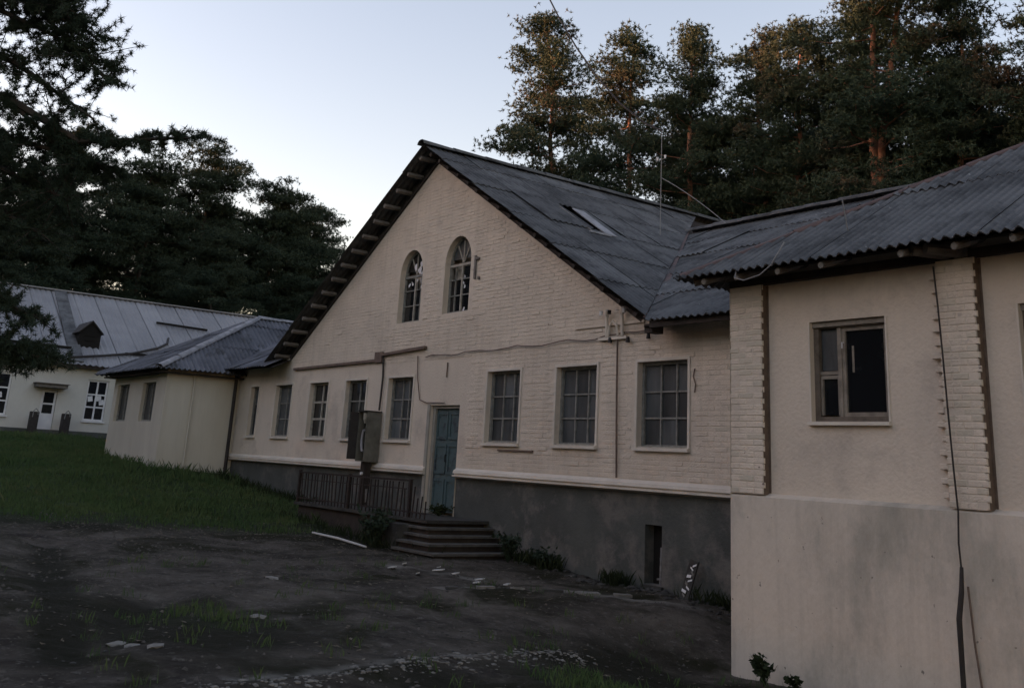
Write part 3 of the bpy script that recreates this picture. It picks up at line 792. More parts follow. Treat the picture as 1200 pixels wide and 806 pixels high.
# brick pilasters: the core in one piece, each brick its own part
def pilaster(x0, x1, seed):
    r = random.Random(seed)
    core = part('pilaster', MB().box(x0 + .012, x1 - .02, YA + .007, YU + .002, -.17, 2.40), mat['render'], annex)
    zz = -.165; j = 0
    corg = world_org(core)
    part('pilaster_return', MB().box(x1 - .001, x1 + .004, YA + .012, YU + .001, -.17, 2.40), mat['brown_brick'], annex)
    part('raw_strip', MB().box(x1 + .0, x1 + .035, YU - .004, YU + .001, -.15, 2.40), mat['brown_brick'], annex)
    while zz + .075 < 2.42:
        W = x1 - x0; h = .064
        cut = W * (.5 if j % 2 else .28)
        xs_ = [x0, x0 + cut, x1] if j % 2 else [x0, x0 + cut, x0 + cut + W * .44, x1]
        tooth = .018 if j % 2 else r.choice((0, .004, .010))
        for i in range(len(xs_) - 1):
            a = xs_[i] + (.0 if i == 0 else .005); b = xs_[i + 1] - .005 + (tooth if i == len(xs_) - 2 else 0)
            yf = YA + .001 + r.uniform(-.002, .004)
            if r.random() < .04: yf += .012
            me = brick_me[1 if r.random() < .25 else 0]
            o = link('brick', me, core, Vector(((a + b) / 2, YA + .028, zz + h / 2)) - corg); o.scale = (b - a, YA + .028 - yf, h)
        zz += .0715; j += 1
    return core
pilaster(AX0, -8.52, 1)
pilaster(-6.10, -5.67, 2)
pilaster(-3.4, -2.9, 3)
# small bricks showing left of the column
r = random.Random(9)
for j in range(34):
    zz = -.15 + j * .0715
    if zz > 2.3: break
    wd_ = r.uniform(.06, .12) if j % 2 else r.uniform(.0, .05)
    if wd_ > .02:
        o = link('brick', brick_me[0], annex, Vector((-6.11 - wd_ / 2, YU + .002, zz + .03)) - aorg); o.scale = (wd_, .05 if r.random() < .5 else .08, .062)
def annex_window(a, b, kind):
    FR, FP = mat['frame_annex'], mat['frame_annex_pale']
    y = YU + .13
    fr = MB().box(a, a + .07, y - .06, y + .04, .70, 1.88).box(b - .05, b, y - .06, y + .04, .70, 1.88).box(a + .07, b - .05, y - .06, y + .04, 1.80, 1.88).box(a + .07, b - .05, y - .06, y + .04, .70, .76)
    win = part('window', fr, FR, annex)
    xm = a + .33
    part('mullion', MB().box(xm, xm + .055, y - .05, y + .025, .76, 1.80), FP, win)
    part('glazing_bar', MB().box(a + .07, xm, y - .04, y + .02, 1.25, 1.29), FP, win)
    c1 = MB().box(xm + .055, xm + .10, y - .035, y + .015, .76, 1.80).box(xm + .10, b - .09, y - .035, y + .015, 1.755, 1.80).box(b - .09, b - .05, y - .035, y + .015, .76, 1.80).box(xm + .10, b - .09, y - .035, y + .015, .76, .81)
    part('casement', c1, FP, win)
    part('casement', MB().box(a + .07, a + .10, y - .035, y + .015, .78, 1.24).box(a + .10, xm - .02, y - .035, y + .015, 1.20, 1.24).box(xm - .02, xm - .001, y - .035, y + .015, .78, 1.24), FP, win)
    part('pane', MB().box(xm + .10, b - .09, y - .006, y, .81, 1.755), mat['glass_dark'], win)
    part('pane', MB().box(a + .08, xm - .002, y - .006, y, 1.30, 1.79), mat['glass'], win)
    part('pane', MB().box(a + .10, xm - .02, y - .006, y, .78, 1.20), mat['glass_dark'], win)
    part('handle', MB().tube([(xm + .08, y - .035, 1.62), (xm + .08, y - .07, 1.62), (xm + .08, y - .07, 1.55)], .008), mat['white'], win)
    part('curtain_edge', MB().box(xm + .17, xm + .20, y - .0075, y - .0065, 1.27, 1.58), FP, win)
    part('sill', MB().box(a - .03, b + .03, YU - .06, YU + .005, .655, .695), mat['belt'], win)
    part('head_board', MB().box(a + .003, b - .003, y - .09, y - .061, 1.815, 1.877), FP, win)
    e = .022
    for xa in (b + .001, a - e): part('surround', MB().box(xa, xa + e - .001, YU - .012, YU, .70, 1.88), mat['belt'], win)
for a, b in aw: annex_window(a, b, 0)

# annex roof, hipped at its left end
ES, EX, EY, EZ = .6, -9.49, 9.75, 2.50
hipn = Vector((-1, 1, 0)).normalized()
roof_slope(annex, (EX - .02, EY, EZ), (1, 0, 0), (0, 1, ES), 15, 13.5, mat['slate'], [((EX, EY, 0), tuple(hipn))], seed=11, amp=.022, tilt=.014, sw=1.04, sl=2.3, waves=8)
roof_slope(annex, (EX, EY + 12, EZ), (0, -1, 0), (1, 0, ES), 12.1, 13.5, mat['slate'], [((EX, EY, 0), tuple(-hipn))], seed=12, amp=.022, tilt=.014, sw=1.04, sl=2.3, waves=8)
cap_run(annex, (EX + .02, EY + .02, EZ + .05), (EX + 9.5, EY + 9.5, EZ + .05 + ES * 9.5), mat['slate_rust'], .055, .8, 'hip_cap', 5)
dk = MB()
slab(dk, (EX + .3, EY + .25, EZ + .05), (AX1, EY + .25, EZ + .05), (AX1, EY + 9, EZ + .05 + 5.25), (EX + 9.05, EY + 9, EZ + .05 + 5.25))
slab(dk, (EX + .25, EY + .3, EZ + .05), (EX + .25, EY + 9, EZ + .05), (EX + 9.0, EY + 9, EZ + .05 + 5.25), (EX + 9.0, EY + 9.05, EZ + 5.3))
part('roof_boarding', dk, mat['dark_wood'], annex)
part('wall_plate', MB().box(AX0 - .02, AX1, YA + .02, YA + .16, 2.405, 2.50), mat['dark_wood'], annex)
part('wall_plate', MB().box(AX0 - .02, AX0 + .12, YA + .165, 12.0, 2.405, 2.50), mat['dark_wood'], annex)
# rafter tails
xs_r = [-9.1, -8.55, -7.9, -7.27, -6.23, -5.61, -4.99, -4.3, -3.6, -2.9, -2.2, -1.5, -.8, 0]
for k, x in enumerate(xs_r):
    t = MB().tube([(x, EY + .02, EZ - .065), (x + .01, YA + .25, EZ + .17)], [.042, .055], 8)
    rt_o = part('rafter_tail', t, mat['rafter'], annex, smooth=False)
    part('sawn_end', MB().tube([(x, EY + .012, EZ - .067), (x, EY + .0195, EZ - .066)], [.036, .040], 8), mat['stone'], rt_o)
for x in (-5.98, -5.82):
    part('rafter_tail', MB().tube([(x - .18, EY + .12, EZ - .02), (x + .05, YA + .1, EZ - .02)], [.06, .08], 8), mat['rafter'], annex)
part('rafter_tail', MB().box(-5.86, -5.72, YA - .02, YA + .1, 2.41, 2.5), mat['grey_wood'], annex)
for k, y in enumerate((10.1, 10.6, 11.1, 11.6)):
    part('rafter_tail', MB().tube([(EX + .08, y, EZ - .02), (AX0 + .1, y, EZ + .2)], [.05, .06], 8), mat['rafter'], annex)
part('rafter_tail', MB().tube([(EX + .12, EY + .12, EZ - .03), (AX0 + .1, YA + .1, EZ + .16)], [.06, .07], 8), mat['rafter'], annex)
bt = MB()
for q in (0.1, .32): bt.box(EX + .1, AX1, EY + q, EY + q + .05, EZ - .005 + q * ES, EZ + .02 + q * ES)
part('eave_batten', bt, mat['dark_wood'], annex)

# loose cable hanging down the annex column
pts = [(-6.07, 10.12, 2.33), (-6.05, 10.13, 1.9), (-6.02, 10.12, 1.3), (-6.0, 10.12, .7), (-5.98, 10.12, .2), (-5.96, 10.12, -.21), (-5.965, 10.1, -.5), (-5.95, 10.1, -.8)]
solo('hanging_cable', MB().tube(pts, .011, 6), mat['cable'], 'thin dark cable running down the brick column beside the right-hand window', 'cable', (-6, 10.1, -.8))
pts = [(-5.95, 10.1, -.72), (-5.955, 10.08, -.95), (-5.98, 10.05, -1.2), (-5.985, 10.06, -1.6), (-5.98, 10.06, -2.35)]
solo('drain_hose', MB().tube(pts, [.018, .026, .028, .026, .026], 8), mat['cable'], 'black hose standing at the foot of the annex wall below the thin cable', 'hose', (-5.98, 10.06, -2.3))
pts = [(-5.93, 10.16, -.9), (-5.90, 10.16, -1.4), (-5.85, 10.17, -1.9), (-5.80, 10.17, -2.35)]  # brown tube built where the hose's shadow runs down the wall
solo('hose_shadow', MB().tube(pts, .012, 6), mat['brown_wood'], 'slim brown tube standing in for the shadow splaying right from the black hose', 'shadow', (-5.8, 10.17, -2.35))

# ================================================================== LEFT WING
lw = thing('plastered_left_wing', 'low pale wing with two small dark windows and hipped grey roof, left of gable', 'building', (-32.5, 9.85, -.5))
LX0, LX1, LY = -35.2, -29.92, 9.85
w = MB()
lwn = [(-34.8, -33.55), (-32.2, -30.98)]
wall_face(w, [(LX0, -1.6), (LX1, -1.6), (LX1, 2.25), (LX0, 2.25)], [rect(a, b, .66, 1.80) for a, b in lwn], lambda u, v: (u, LY, v), .22)
w.box(LX0 + .05, LX1 - .05, LY + .3, LY + .32, -1.6, 2.2)
wall_face(w, [(LY, -1.6), (20, -1.6), (20, 2.3), (LY, 2.3)], [], lambda u, v: (LX1, u, v))
wall_face(w, [(LY, -1.6), (20, -1.6), (20, 2.3), (LY, 2.3)], [], lambda u, v: (LX0, u, v))
part('wall', w, mat['plaster_left'], lw)
for a, b in lwn: window_grid(lw, a, b, .66, 1.80, LY, .15, (.5,), (), mat['frame'], mat['glass'], .04, sill=False)
part('frieze_board', MB().box(LX0 + .2, LX1 - .9, LY - .04, LY, 2.0, 2.22), mat['grey_wood'], lw)
part('corner_pier', MB().box(LX1 - .75, LX1 + .025, LY - .06, LY - .001, -1.6, 2.2), mat['plaster_left'], lw)
part('downpipe', MB().tube([(LX1 + .05, LY + .75, 2.1), (LX1 + .05, LY + .75, -.8)], .03), mat['plaster_left'], lw)
part('downpipe', MB().tube([(LX1 + .08, 11.85, 2.2), (LX1 + .08, 11.85, -.9)], .05), mat['cable'], lw)
CXR = -32.55; ex1 = -29.5; ex0 = -35.6; ey = 9.4; ez = 2.1; ry = 13.43; rz = 4.2
sR = (rz - ez) / (ex1 - CXR); sF = (rz - ez) / (ry - ey)
hr = Vector((ry - ey, ex1 - CXR, 0)).normalized()   # right hip plane normal (towards +x+y)
roof_slope(lw, (ex1, ey, ez), (0, 1, 0), (-1, 0, sR), 9, 3.8, mat['slate_left'], [((ex1, ey, 0), (-(ry - ey), -(ex1 - CXR), 0)), ((CXR, 0, 0), (-1, 0, 0))], seed=21, amp=.03, tilt=.03)
roof_slope(lw, (ex0, ey, ez), (1, 0, 0), (0, 1, sF), 6.2, 4.7, mat['slate_left'], [((ex1, ey, 0), tuple(hr)), ((ex0, ey, 0), (-hr.x, hr.y, 0))], seed=22, amp=.03, tilt=.03)
roof_slope(lw, (ex0, ey + 9, ez), (0, -1, 0), (1, 0, sR), 9, 3.8, mat['slate_left'], [((ex0, ey, 0), ((ry - ey), -(ex1 - CXR), 0)), ((CXR, 0, 0), (1, 0, 0))], seed=23, amp=.03, tilt=.03)
cap_run(lw, (ex1 + .02, ey, ez + .06), (CXR, ry, rz + .06), mat['slate_pale'], .09, .8, 'hip_cap', 7)
cap_run(lw, (ex0, ey, ez + .06), (CXR, ry, rz + .06), mat['slate_left'], .08, .8, 'hip_cap', 8)
cap_run(lw, (CXR, ry, rz + .06), (CXR, 18.4, rz + .06), mat['slate_pale'], .09, .8, 'ridge_cap', 9)
dk = MB(); dk.box(ex0 + .2, ex1 - .12, ey + .12, 18, ez - .09, ez - .05)
part('soffit', dk, mat['dark_wood'], lw)

# ================================================================== FAR BUILDING
far = thing('long_white_house', 'long white house far left with pale grey metal roof and one dormer', 'building', (-46, 10, .15))
FX = -46.0
fw = [(2.0, 3.0), (7.75, 8.78), (11.77, 12.62), (15.2, 16.1)]
w = MB()
wall_face(w, [(-4, -.6), (24, -.6), (24, 3.25), (-4, 3.25)], [rect(a, b, .82, 2.5) for a, b in fw] + [rect(10.02, 10.62, .12, 1.95)], lambda u, v: (FX, u, v), .15, (-1, 0, 0))
w.box(FX - .3, FX - .28, -4, 24, -.6, 3.2)
part('wall', w, mat['far_wall'], far)
part('plinth', MB().box(FX, FX + .05, -4, 24, -.6, .36), mat['plinth'], far)
def far_window(y0, y1):
    x = FX - .1
    fr = MB().box(x - .02, x + .02, y0, y0 + .07, .82, 2.5).box(x - .02, x + .02, y1 - .07, y1, .82, 2.5).box(x - .02, x + .02, y0 + .07, y1 - .07, .82, .89).box(x - .02, x + .02, y0 + .07, y1 - .07, 2.43, 2.5)
    win = part('window', fr, mat['white'], far)
    ym = (y0 + y1) / 2
    part('mullion', MB().box(x - .015, x + .028, ym - .035, ym + .035, .89, 2.43), mat['white'], win)
    for zz in (1.38, 1.9): part('glazing_bar', MB().box(x - .012, x + .024, y0 + .07, y1 - .07, zz - .03, zz + .03), mat['white'], win)
    for i in range(2):
        for j, (za, zb) in enumerate(((.89, 1.35), (1.41, 1.87), (1.93, 2.43))):
            ya = y0 + .07 if i == 0 else ym + .035; yb = ym - .035 if i == 0 else y1 - .07
            part('pane', MB().box(x - .008, x - .002, ya, yb, za, zb), mat['glass_dark'], win)
    part('sill', MB().box(FX, FX + .08, y0 - .05, y1 + .05, .75, .80), mat['white'], win)
    for (dy, dz) in ((.2, 1.72), (.55, 1.76), (.68, 1.6)):
        part('curtain', MB().obox((x, y0 + dy, dz), ((1, 0, 0), (0, 1, .2), (0, -.2, 1)), (.004, .1, .11)), mat['white'], win)
for a, b in fw: far_window(a, b)
dd = part('door', MB().box(FX - .12, FX - .08, 10.03, 10.61, .13, 1.94), mat['white'], far)
for za, zb in ((1.0, 1.35), (1.42, 1.85)): part('pane', MB().box(FX - .078, FX - .07, 10.13, 10.52, za, zb), mat['glass_dark'], dd)
part('canopy', MB().box(FX, FX + .6, 9.65, 10.85, 2.02, 2.16).box(FX, FX + .7, 9.6, 10.9, 2.163, 2.19), mat['grey_wood'], far)
part('doorstep', MB().box(FX + .05, FX + .9, 9.9, 10.75, -.3, .2).box(FX + .9, FX + 1.2, 9.9, 10.75, -.3, .05), mat['concrete'], far)
for y in (9.72, 10.95):
    pr_ = part('step_cheek', MB().box(FX + .5, FX + .85, y - .15, y + .15, -.3, 1.02), mat['cable'], far, label='dark side wall beside the far doorstep')
    part('handrail_hoop', MB().tube([(FX + .87, y - .10, .8), (FX + .87, y - .08, 1.05), (FX + .87, y, 1.14), (FX + .87, y + .08, 1.05), (FX + .87, y + .10, .9)], .02), mat['junk'], pr_)
# roof: standing panels
fs = (6.86 - 3.15) / 6.4
y = -6.0; k = 0
fp = MB()
while y < 26:
    pm = MB(); n = 8; wv = .98
    for j, t in enumerate((0, .5, 1.0)):
        for i in range(n + 1):
            pm.v.append((FX + .45 - 6.9 * t, y + wv * i / n, 3.05 + (6.86 - 3.05) * t + .03 * (1 if i % 2 else -1) + .01 * (k % 2)))
    for j in range(2):
        for i in range(n): pm.f.append((j * (n + 1) + i, j * (n + 1) + i + 1, (j + 1) * (n + 1) + i + 1, (j + 1) * (n + 1) + i))
    part('roof_panel', pm, mat['far_roof'], far)
    y += 1.0; k += 1
bk = MB().add([(-52.45, -6, 6.84), (-52.45, 26, 6.84), (-59, 26, 3.1), (-59, -6, 3.1)], [(0, 1, 2, 3)])
part('rear_roof', bk, mat['far_roof'], far)
part('ridge_cap', MB().beam((-52.45, -6, 6.9), (-52.45, 26, 6.9), .35, .06), mat['far_roof'], far)
part('eave_board', MB().box(FX + .35, FX + .39, -6, 26, 2.93, 3.04), mat['dark_wood'], far)
part('soffit', MB().box(FX - .2, FX + .35, -6, 26, 2.96, 2.99), mat['grey_wood'], far)
def far_roof_pt(y, t, h=.06): return Vector((FX + .45 - 6.9 * t, y, 3.05 + 3.81 * t + h))
part('roof_seam', MB().beam(far_roof_pt(11.1, .02), far_roof_pt(11.4, .98), .55, .05), mat['slate'], far, label='dark flashing strip running up the pale roof')
part('snow_rail', MB().beam(far_roof_pt(2, .18, .12), far_roof_pt(11.0, .16, .12), .06, .12), mat['dark'], far)
part('snow_rail', MB().beam(far_roof_pt(15.5, .66, .12), far_roof_pt(18.0, .64, .12), .10, .10), mat['dark'], far)
part('snow_rail', MB().beam(far_roof_pt(13.3, .17, .1), far_roof_pt(16.3, .19, .1), .10, .10), mat['dark'], far)
pts = [far_roof_pt(y_, t_, .12) for y_, t_ in ((10.8, .04), (12.2, .10), (13.6, .17), (14.9, .28), (15.5, .36), (15.7, .44))]
part('roof_cable', MB().tube(pts, .06, 5), mat['cable'], far)
# dormer
dx = FX - 1.1
dy0, dy1 = 11.35, 12.25
dz0 = 3.85
dm = MB()
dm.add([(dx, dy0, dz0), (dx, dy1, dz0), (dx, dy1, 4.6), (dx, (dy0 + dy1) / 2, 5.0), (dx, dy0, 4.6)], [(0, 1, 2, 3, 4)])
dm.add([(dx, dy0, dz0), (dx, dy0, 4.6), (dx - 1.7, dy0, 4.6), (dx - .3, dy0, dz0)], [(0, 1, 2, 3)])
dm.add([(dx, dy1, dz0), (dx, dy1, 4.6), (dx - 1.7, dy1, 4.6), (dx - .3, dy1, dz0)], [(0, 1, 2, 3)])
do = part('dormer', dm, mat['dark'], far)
ym = (dy0 + dy1) / 2
rf = MB(); slab(rf, (dx + .12, dy0 - .1, 4.53), (dx + .12, ym, 5.08), (dx - 2.4, ym, 5.08), (dx - 1.6, dy0 - .1, 4.53), .04); slab(rf, (dx + .12, dy1 + .1, 4.53), (dx + .12, ym, 5.08), (dx - 2.4, ym, 5.08), (dx - 1.6, dy1 + .1, 4.53), .04)
part('dormer_roof', rf, mat['cable'], do)
part('louvre', MB().box(dx + .003, dx + .03, dy0 + .25, dy1 - .25, 4.2, 4.23), mat['dark'], do)
part('louvre', MB().box(dx + .003, dx + .03, dy0 + .25, dy1 - .25, 4.4, 4.43), mat['dark'], do)

# ================================================================== LANDING, STEPS, RAILING, CABINET
st = thing('concrete_landing', 'weathered concrete landing with steps in front of the teal door', 'steps', (-18, 11.3, -1.6))
part('landing_slab', MB().box(-22.4, -16.72, 10.62, 12.025, -1.11, -1.05), mat['concrete'], st)
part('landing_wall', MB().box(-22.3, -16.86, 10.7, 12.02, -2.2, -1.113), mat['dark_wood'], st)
for k, (x1, y0, z) in enumerate(((-16.52, 10.52, -1.17), (-16.30, 10.42, -1.29), (-16.02, 10.25, -1.41), (-15.72, 10.15, -1.54))):
    part('step', MB().box(-17.2 + k * .02, x1, y0, 12.024 - k * .003, z - .04, z), mat['step_stone'], st)
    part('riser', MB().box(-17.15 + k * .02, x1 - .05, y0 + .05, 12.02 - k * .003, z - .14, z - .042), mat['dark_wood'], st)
part('cheek_wall', MB().box(-17.75, -17.22, 10.3, 10.69, -2.1, -1.16), mat['concrete'], st)
rail = thing('iron_railing', 'rusty dark iron railing with close upright bars along the landing', 'railing', (-19.6, 10.66, -1.05))
part('top_rail', MB().beam((-22.3, 10.66, -.41), (-17.45, 10.66, -.385), .045, .035), mat['rust'], rail)
part('bottom_rail', MB().beam((-22.3, 10.66, -.96), (-16.85, 10.66, -.95), .035, .025), mat['rust'], rail)
part('mid_rail', MB().beam((-22.3, 10.66, -.56), (-17.6, 10.66, -.54), .025, .02), mat['rust'], rail)
for k in range(37):
    x = -22.28 + k * .15
    top = -.42 if x < -17.45 else -.42 - (x + 17.45) * .55
    if k in (31, 34): top -= .12
    part('baluster', MB().beam((x + random.uniform(-.015, .015), 10.66, -1.05), (x + random.uniform(-.03, .03), 10.66 + random.uniform(-.02, .02), top), .02, .02, (1, 0, 0)), mat['rust'], rail)
for x in (-22.3, -19.9, -17.45): part('post', MB().box(x - .03, x + .03, 10.63, 10.69, -1.05, -.36), mat['rust'], rail)
part('scrap_panel', MB().obox((-19.2, 10.7, -.75), ((1, 0, .1), (0, 1, 0), (-.1, 0, 1)), (.06, .01, .13)), mat['stone'], rail)

cb = thing('electrical_cabinet', 'open grey metal meter cabinet on a short leg against the wall left of the door', 'cabinet', (-21.2, 11.75, -.3))
cx0, cx1, cy0, cy1, cz0, cz1 = -21.52, -21.12, 11.60, 11.97, -.10, 1.0
part('cabinet_shell', MB().box(cx0, cx0 + .02, cy0, cy1, cz0, cz1).box(cx1 - .02, cx1, cy0, cy1, cz0, cz1).box(cx0 + .02, cx1 - .02, cy0, cy1, cz0, cz0 + .02).box(cx0 + .02, cx1 - .02, cy0, cy1, cz1 - .02, cz1).box(cx0 + .02, cx1 - .02, cy1 - .02, cy1, cz0 + .02, cz1 - .02), mat['cab'], cb)
part('back_board', MB().box(cx0 + .02, cx1 - .02, cy1 - .05, cy1 - .021, cz0 + .02, cz1 - .02), mat['dark'], cb)
part('door', MB().obox((cx0 - .02, cy0 - .10, .46), ((.25, 1, 0), (1, -.25, 0), (0, 0, 1)), (.10, .01, .52)), mat['cable'], cb, label='dark open door of the cabinet')
part('fuse_block', MB().box(-21.42, -21.20, 11.75, 11.91, .0, .30), mat['cable'], cb)
part('meter', MB().tube([(-21.34, 11.76, .50), (-21.34, 11.9, .50)], .10, 12), mat['dark'], cb)
coil = [(-21.24 + .08 * math.cos(t), 11.62, .36 + .23 * math.sin(t)) for t in np.linspace(math.pi * .45, math.pi * 1.55, 9)]
part('pale_cable_loop', MB().tube(coil, .028, 6), mat['slate_pale'], cb)
part('pale_lamp', MB().tube([(-21.24, 11.63, .97), (-21.24, 11.63, .83), (-21.25, 11.63, .74)], [.06, .055, .02], 8), mat['frame_pale'], cb)
part('hood', MB().box(cx0 - .02, cx1 + .02, cy0 - .05, cy1, cz1 + .003, cz1 + .025), mat['cable'], cb)
part('leg', MB().box(-21.4, -21.22, 11.7, 11.86, -1.05, -.102), mat['dark_wood'], cb)
part('knob', MB().tube([(-21.3, 11.66, -.36), (-21.3, 11.70, -.36)], .035, 8), mat['white'], cb)

# ================================================================== overhead wires, pole
pole = thing('roof_mast', 'thin pale metal mast rising behind the valley of the roofs', 'mast', (-16.4, 16.6, 5.3))
part('mast_pole', MB().tube([(-16.75, 16.5, 5.2), (-16.74, 16.5, 7.95)], [.010, .008], 8), mat['wire'], pole)
part('mast_arm', MB().tube([(-16.9, 16.5, 7.2), (-16.6, 16.5, 7.22)], .01, 6), mat['wire'], pole)
for x in (-16.88, -16.62): part('insulator', MB().tube([(x, 16.5, 7.22), (x, 16.5, 7.30)], [.02, .03], 8), mat['white'], pole)
def sag(a, b, s, n=14):
    a = Vector(a); b = Vector(b)
    return [a.lerp(b, i / n) - Vector((0, 0, s * 4 * (i / n) * (1 - i / n))) for i in range(n + 1)]
solo('stay_wire', MB().tube(sag((-16.72, 16.5, 6.75), (-14.2, 15.9, 5.15), -.06), .008, 5), mat['wire'], 'pale stay wire slanting from the mast down to the roof ridge', 'wire', (-14.2, 15.9, 5.1))
solo('drooping_wire', MB().tube([(-7.70, 9.66, 2.75), (-7.76, 9.6, 2.6), (-7.86, 9.6, 2.48), (-8.03, 9.6, 2.38), (-8.28, 9.6, 2.34), (-8.44, 9.62, 2.39), (-8.51, 9.72, 2.5)], .008, 5), mat['wire'], 'pale wire drooping in a curve under the near eave corner', 'wire', (-8.28, 9.6, 2.34))
solo('overhead_line', MB().tube([(-16.74, 16.5, 7.94), (-17.3, 16.5, 8.25), (-18.2, 16.45, 9.0), (-19.07, 16.4, 9.95), (-20.0, 16.4, 11.1), (-20.74, 16.4, 12.13), (-21.3, 16.4, 13.0), (-23, 16.4, 15.8)], .024, 5), mat['cable'], 'thin black overhead line rising left from the mast out of the frame', 'cable', (-16.74, 16.5, 7.94))
solo('roof_spike', MB().tube([(-7.28, 9.98 + .35, 3.14 - .2), (-7.25, 10.2, 3.3)], .008, 5), mat['wire'], 'short pale wire stub poking up from the rusty hip of the near roof', 'wire', (-7.28, 10.3, 3.0))

# ================================================================== yard clutter
stick = solo('pale_stick', MB().tube([(-19.5, 9.72, gz(-19.5, 9.72) + .07), (-18.4, 9.72, gz(-18.4, 9.72) + .06), (-17.3, 9.72, gz(-17.3, 9.72) + .05)], [.018, .022, .018], 7), mat['paper'], 'long pale stick lying on the dark ground below the railing', 'stick', (-18.4, 9.72, gz(-18.4, 9.72)))
bz = gz(-10.95, 11.5)
bd = thing('leaning_board', 'pale board with dark patches leaning on the plinth near the annex corner', 'board', (-11.1, 11.6, bz))
ax = (Vector((.98, 0, 0)), Vector((.16, .28, 1)).normalized())
c0 = Vector((-11.27, 11.80, -1.50))
BU, BV, BN = Vector((1, 0, -.16)).normalized(), Vector((.16, .25, 1)).normalized(), Vector((0, -1, .25)).normalized()
part('board', MB().obox(c0, (BU, BN, BV), (.085, .012, .31)), mat['concrete'], bd)
rr = random.Random(4)
for k in range(9):
    cc = c0 + BU * rr.uniform(-.04, .04) + BV * (-.20 + k * .055) + BN * .0145
    part('pale_patch', MB().obox(cc, (BU + BV * rr.uniform(-.8, .8), BN, BV), (rr.uniform(.025, .045), .002, rr.uniform(.010, .022))), mat['white'] if k % 3 else mat['stone'], bd)

def stone_mb(c, s, r, flat=.45):
    mb = MB(); c = Vector(c)
    bm = bmesh.new(); bmesh.ops.create_icosphere(bm, subdivisions=1, radius=1)
    q = Matrix.Rotation(r.uniform(0, 6.3), 3, 'Z')
    ex = r.uniform(.8, 1.6)
    vs = []
    for v in bm.verts:
        p = Vector((v.co.x * ex, v.co.y, v.co.z * flat)) * s * r.uniform(.75, 1.15)
        vs.append(c + q @ p)
    mb.add(vs, [tuple(v.index for v in f.verts) for f in bm.faces]); bm.free()
    return mb
# kerb of flat pale stones running out from the facade
rs_ = random.Random(12)
kd = ['first', 'second', 'third', 'fourth', 'fifth', 'sixth', 'seventh', 'eighth', 'ninth']
for k in range(7):
    t = (k + rs_.uniform(-.3, .3)) / 6
    x = -12.75 + 1.3 * t + rs_.uniform(-.05, .05); y = 8.6 + 2.9 * t
    z = gz(x, y)
    q = MB().obox((x, y, z + .012), ((.4, 1, rs_.uniform(-.05, .05)), (1, -.4, rs_.uniform(-.1, .1)), (0, 0, 1)), (rs_.uniform(.09, .16), rs_.uniform(.04, .07), .02))
    solo('kerb_stone', q, mat['stone'] if k % 3 else mat['concrete'], '%s flat kerb stone from the left in the broken kerb right of the steps' % kd[k], 'stone', (x, y, z), 'broken kerb stones right of the steps')
# litter before the steps
LIT = ['white scrap of litter nearest the camera, in the middle of the scatter before the steps', 'leftmost white scrap of litter on the soil before the steps', 'thin white scrap in the centre of the litter before the steps',
       'white scrap right of the centre of the litter before the steps', 'white scrap of litter closest below the bottom step', 'white scrap at the far right edge of the litter, behind the kerb stones',
       'white scrap beside the nearest one in the litter before the steps', 'last white scrap on the right, towards the plinth', 'white scrap lying just beside the leftmost kerb stones']
for k, (x, y) in enumerate(((-14.6, 8.7), (-14.9, 9.1), (-14.2, 9.3), (-13.8, 9.35), (-14.5, 9.5), (-13.5, 9.6), (-14.0, 8.8), (-13.2, 9.9), (-13.0, 9.2))):
    z = gz(x, y)
    pm = MB().obox((x, y, z + .03), ((1, .3 * rs_.uniform(-2, 2), .15), (-.3, 1, .1), (0, 0, 1)), (rs_.uniform(.04, .11), rs_.uniform(.03, .05), .008))
    solo('litter_scrap', pm, mat['paper'], LIT[k], 'litter', (x, y, z), 'white litter before the steps')
# clods and grit
rs_ = random.Random(77)
for name_, mt_, cnt in (('soil_clods', 'soil', 5200), ('leaf_litter', 'leaf', 5200)):
    mb = MB()
    for k in range(cnt):
        d = rs_.random() ** .6
        x = -5.5 - 16 * d + rs_.uniform(-1, 1); y = rs_.uniform(1.2, 11.6)
        if y > 10.0 and x > -9.2: continue
        if fbm(np.array([x * 1.1]), np.array([y * 1.1]), 3, 15 if mt_ == 'soil' else 33)[0] < 0: continue
        z = gz(x, y)
        if mt_ == 'soil':
            s_ = rs_.choice((.010, .014, .02, .03)); e = [rs_.uniform(.6, 1.3) * s_ for _ in range(6)]
            mb.add([(x + e[0], y, z), (x, y + e[1], z), (x - e[2], y, z), (x, y - e[3], z), (x, y, z + e[4] * .8), (x, y, z - .01)], [(0, 1, 4), (1, 2, 4), (2, 3, 4), (3, 0, 4)])
        else:
            a_ = rs_.uniform(0, 6.28); L_ = rs_.uniform(.015, .05); w_ = L_ * rs_.uniform(.15, .5); c_, n_s = math.cos(a_), math.sin(a_)
            mb.add([(x + c_ * L_, y + n_s * L_, z + rs_.uniform(.003, .02)), (x - n_s * w_, y + c_ * w_, z + .012), (x - c_ * L_, y - n_s * L_, z + rs_.uniform(.003, .02)), (x + n_s * w_, y - c_ * w_, z + .008)], [(0, 1, 2, 3)])
    o = link(name_, mb.mesh(name_, mat[mt_])); o['kind'] = 'stuff'; o['label'] = 'small clods of dark soil over the yard' if mt_ == 'soil' else 'dead leaves and twigs strewn over the yard'; o['category'] = 'soil' if mt_ == 'soil' else 'leaf litter'
mb = MB(); rs_ = random.Random(5)
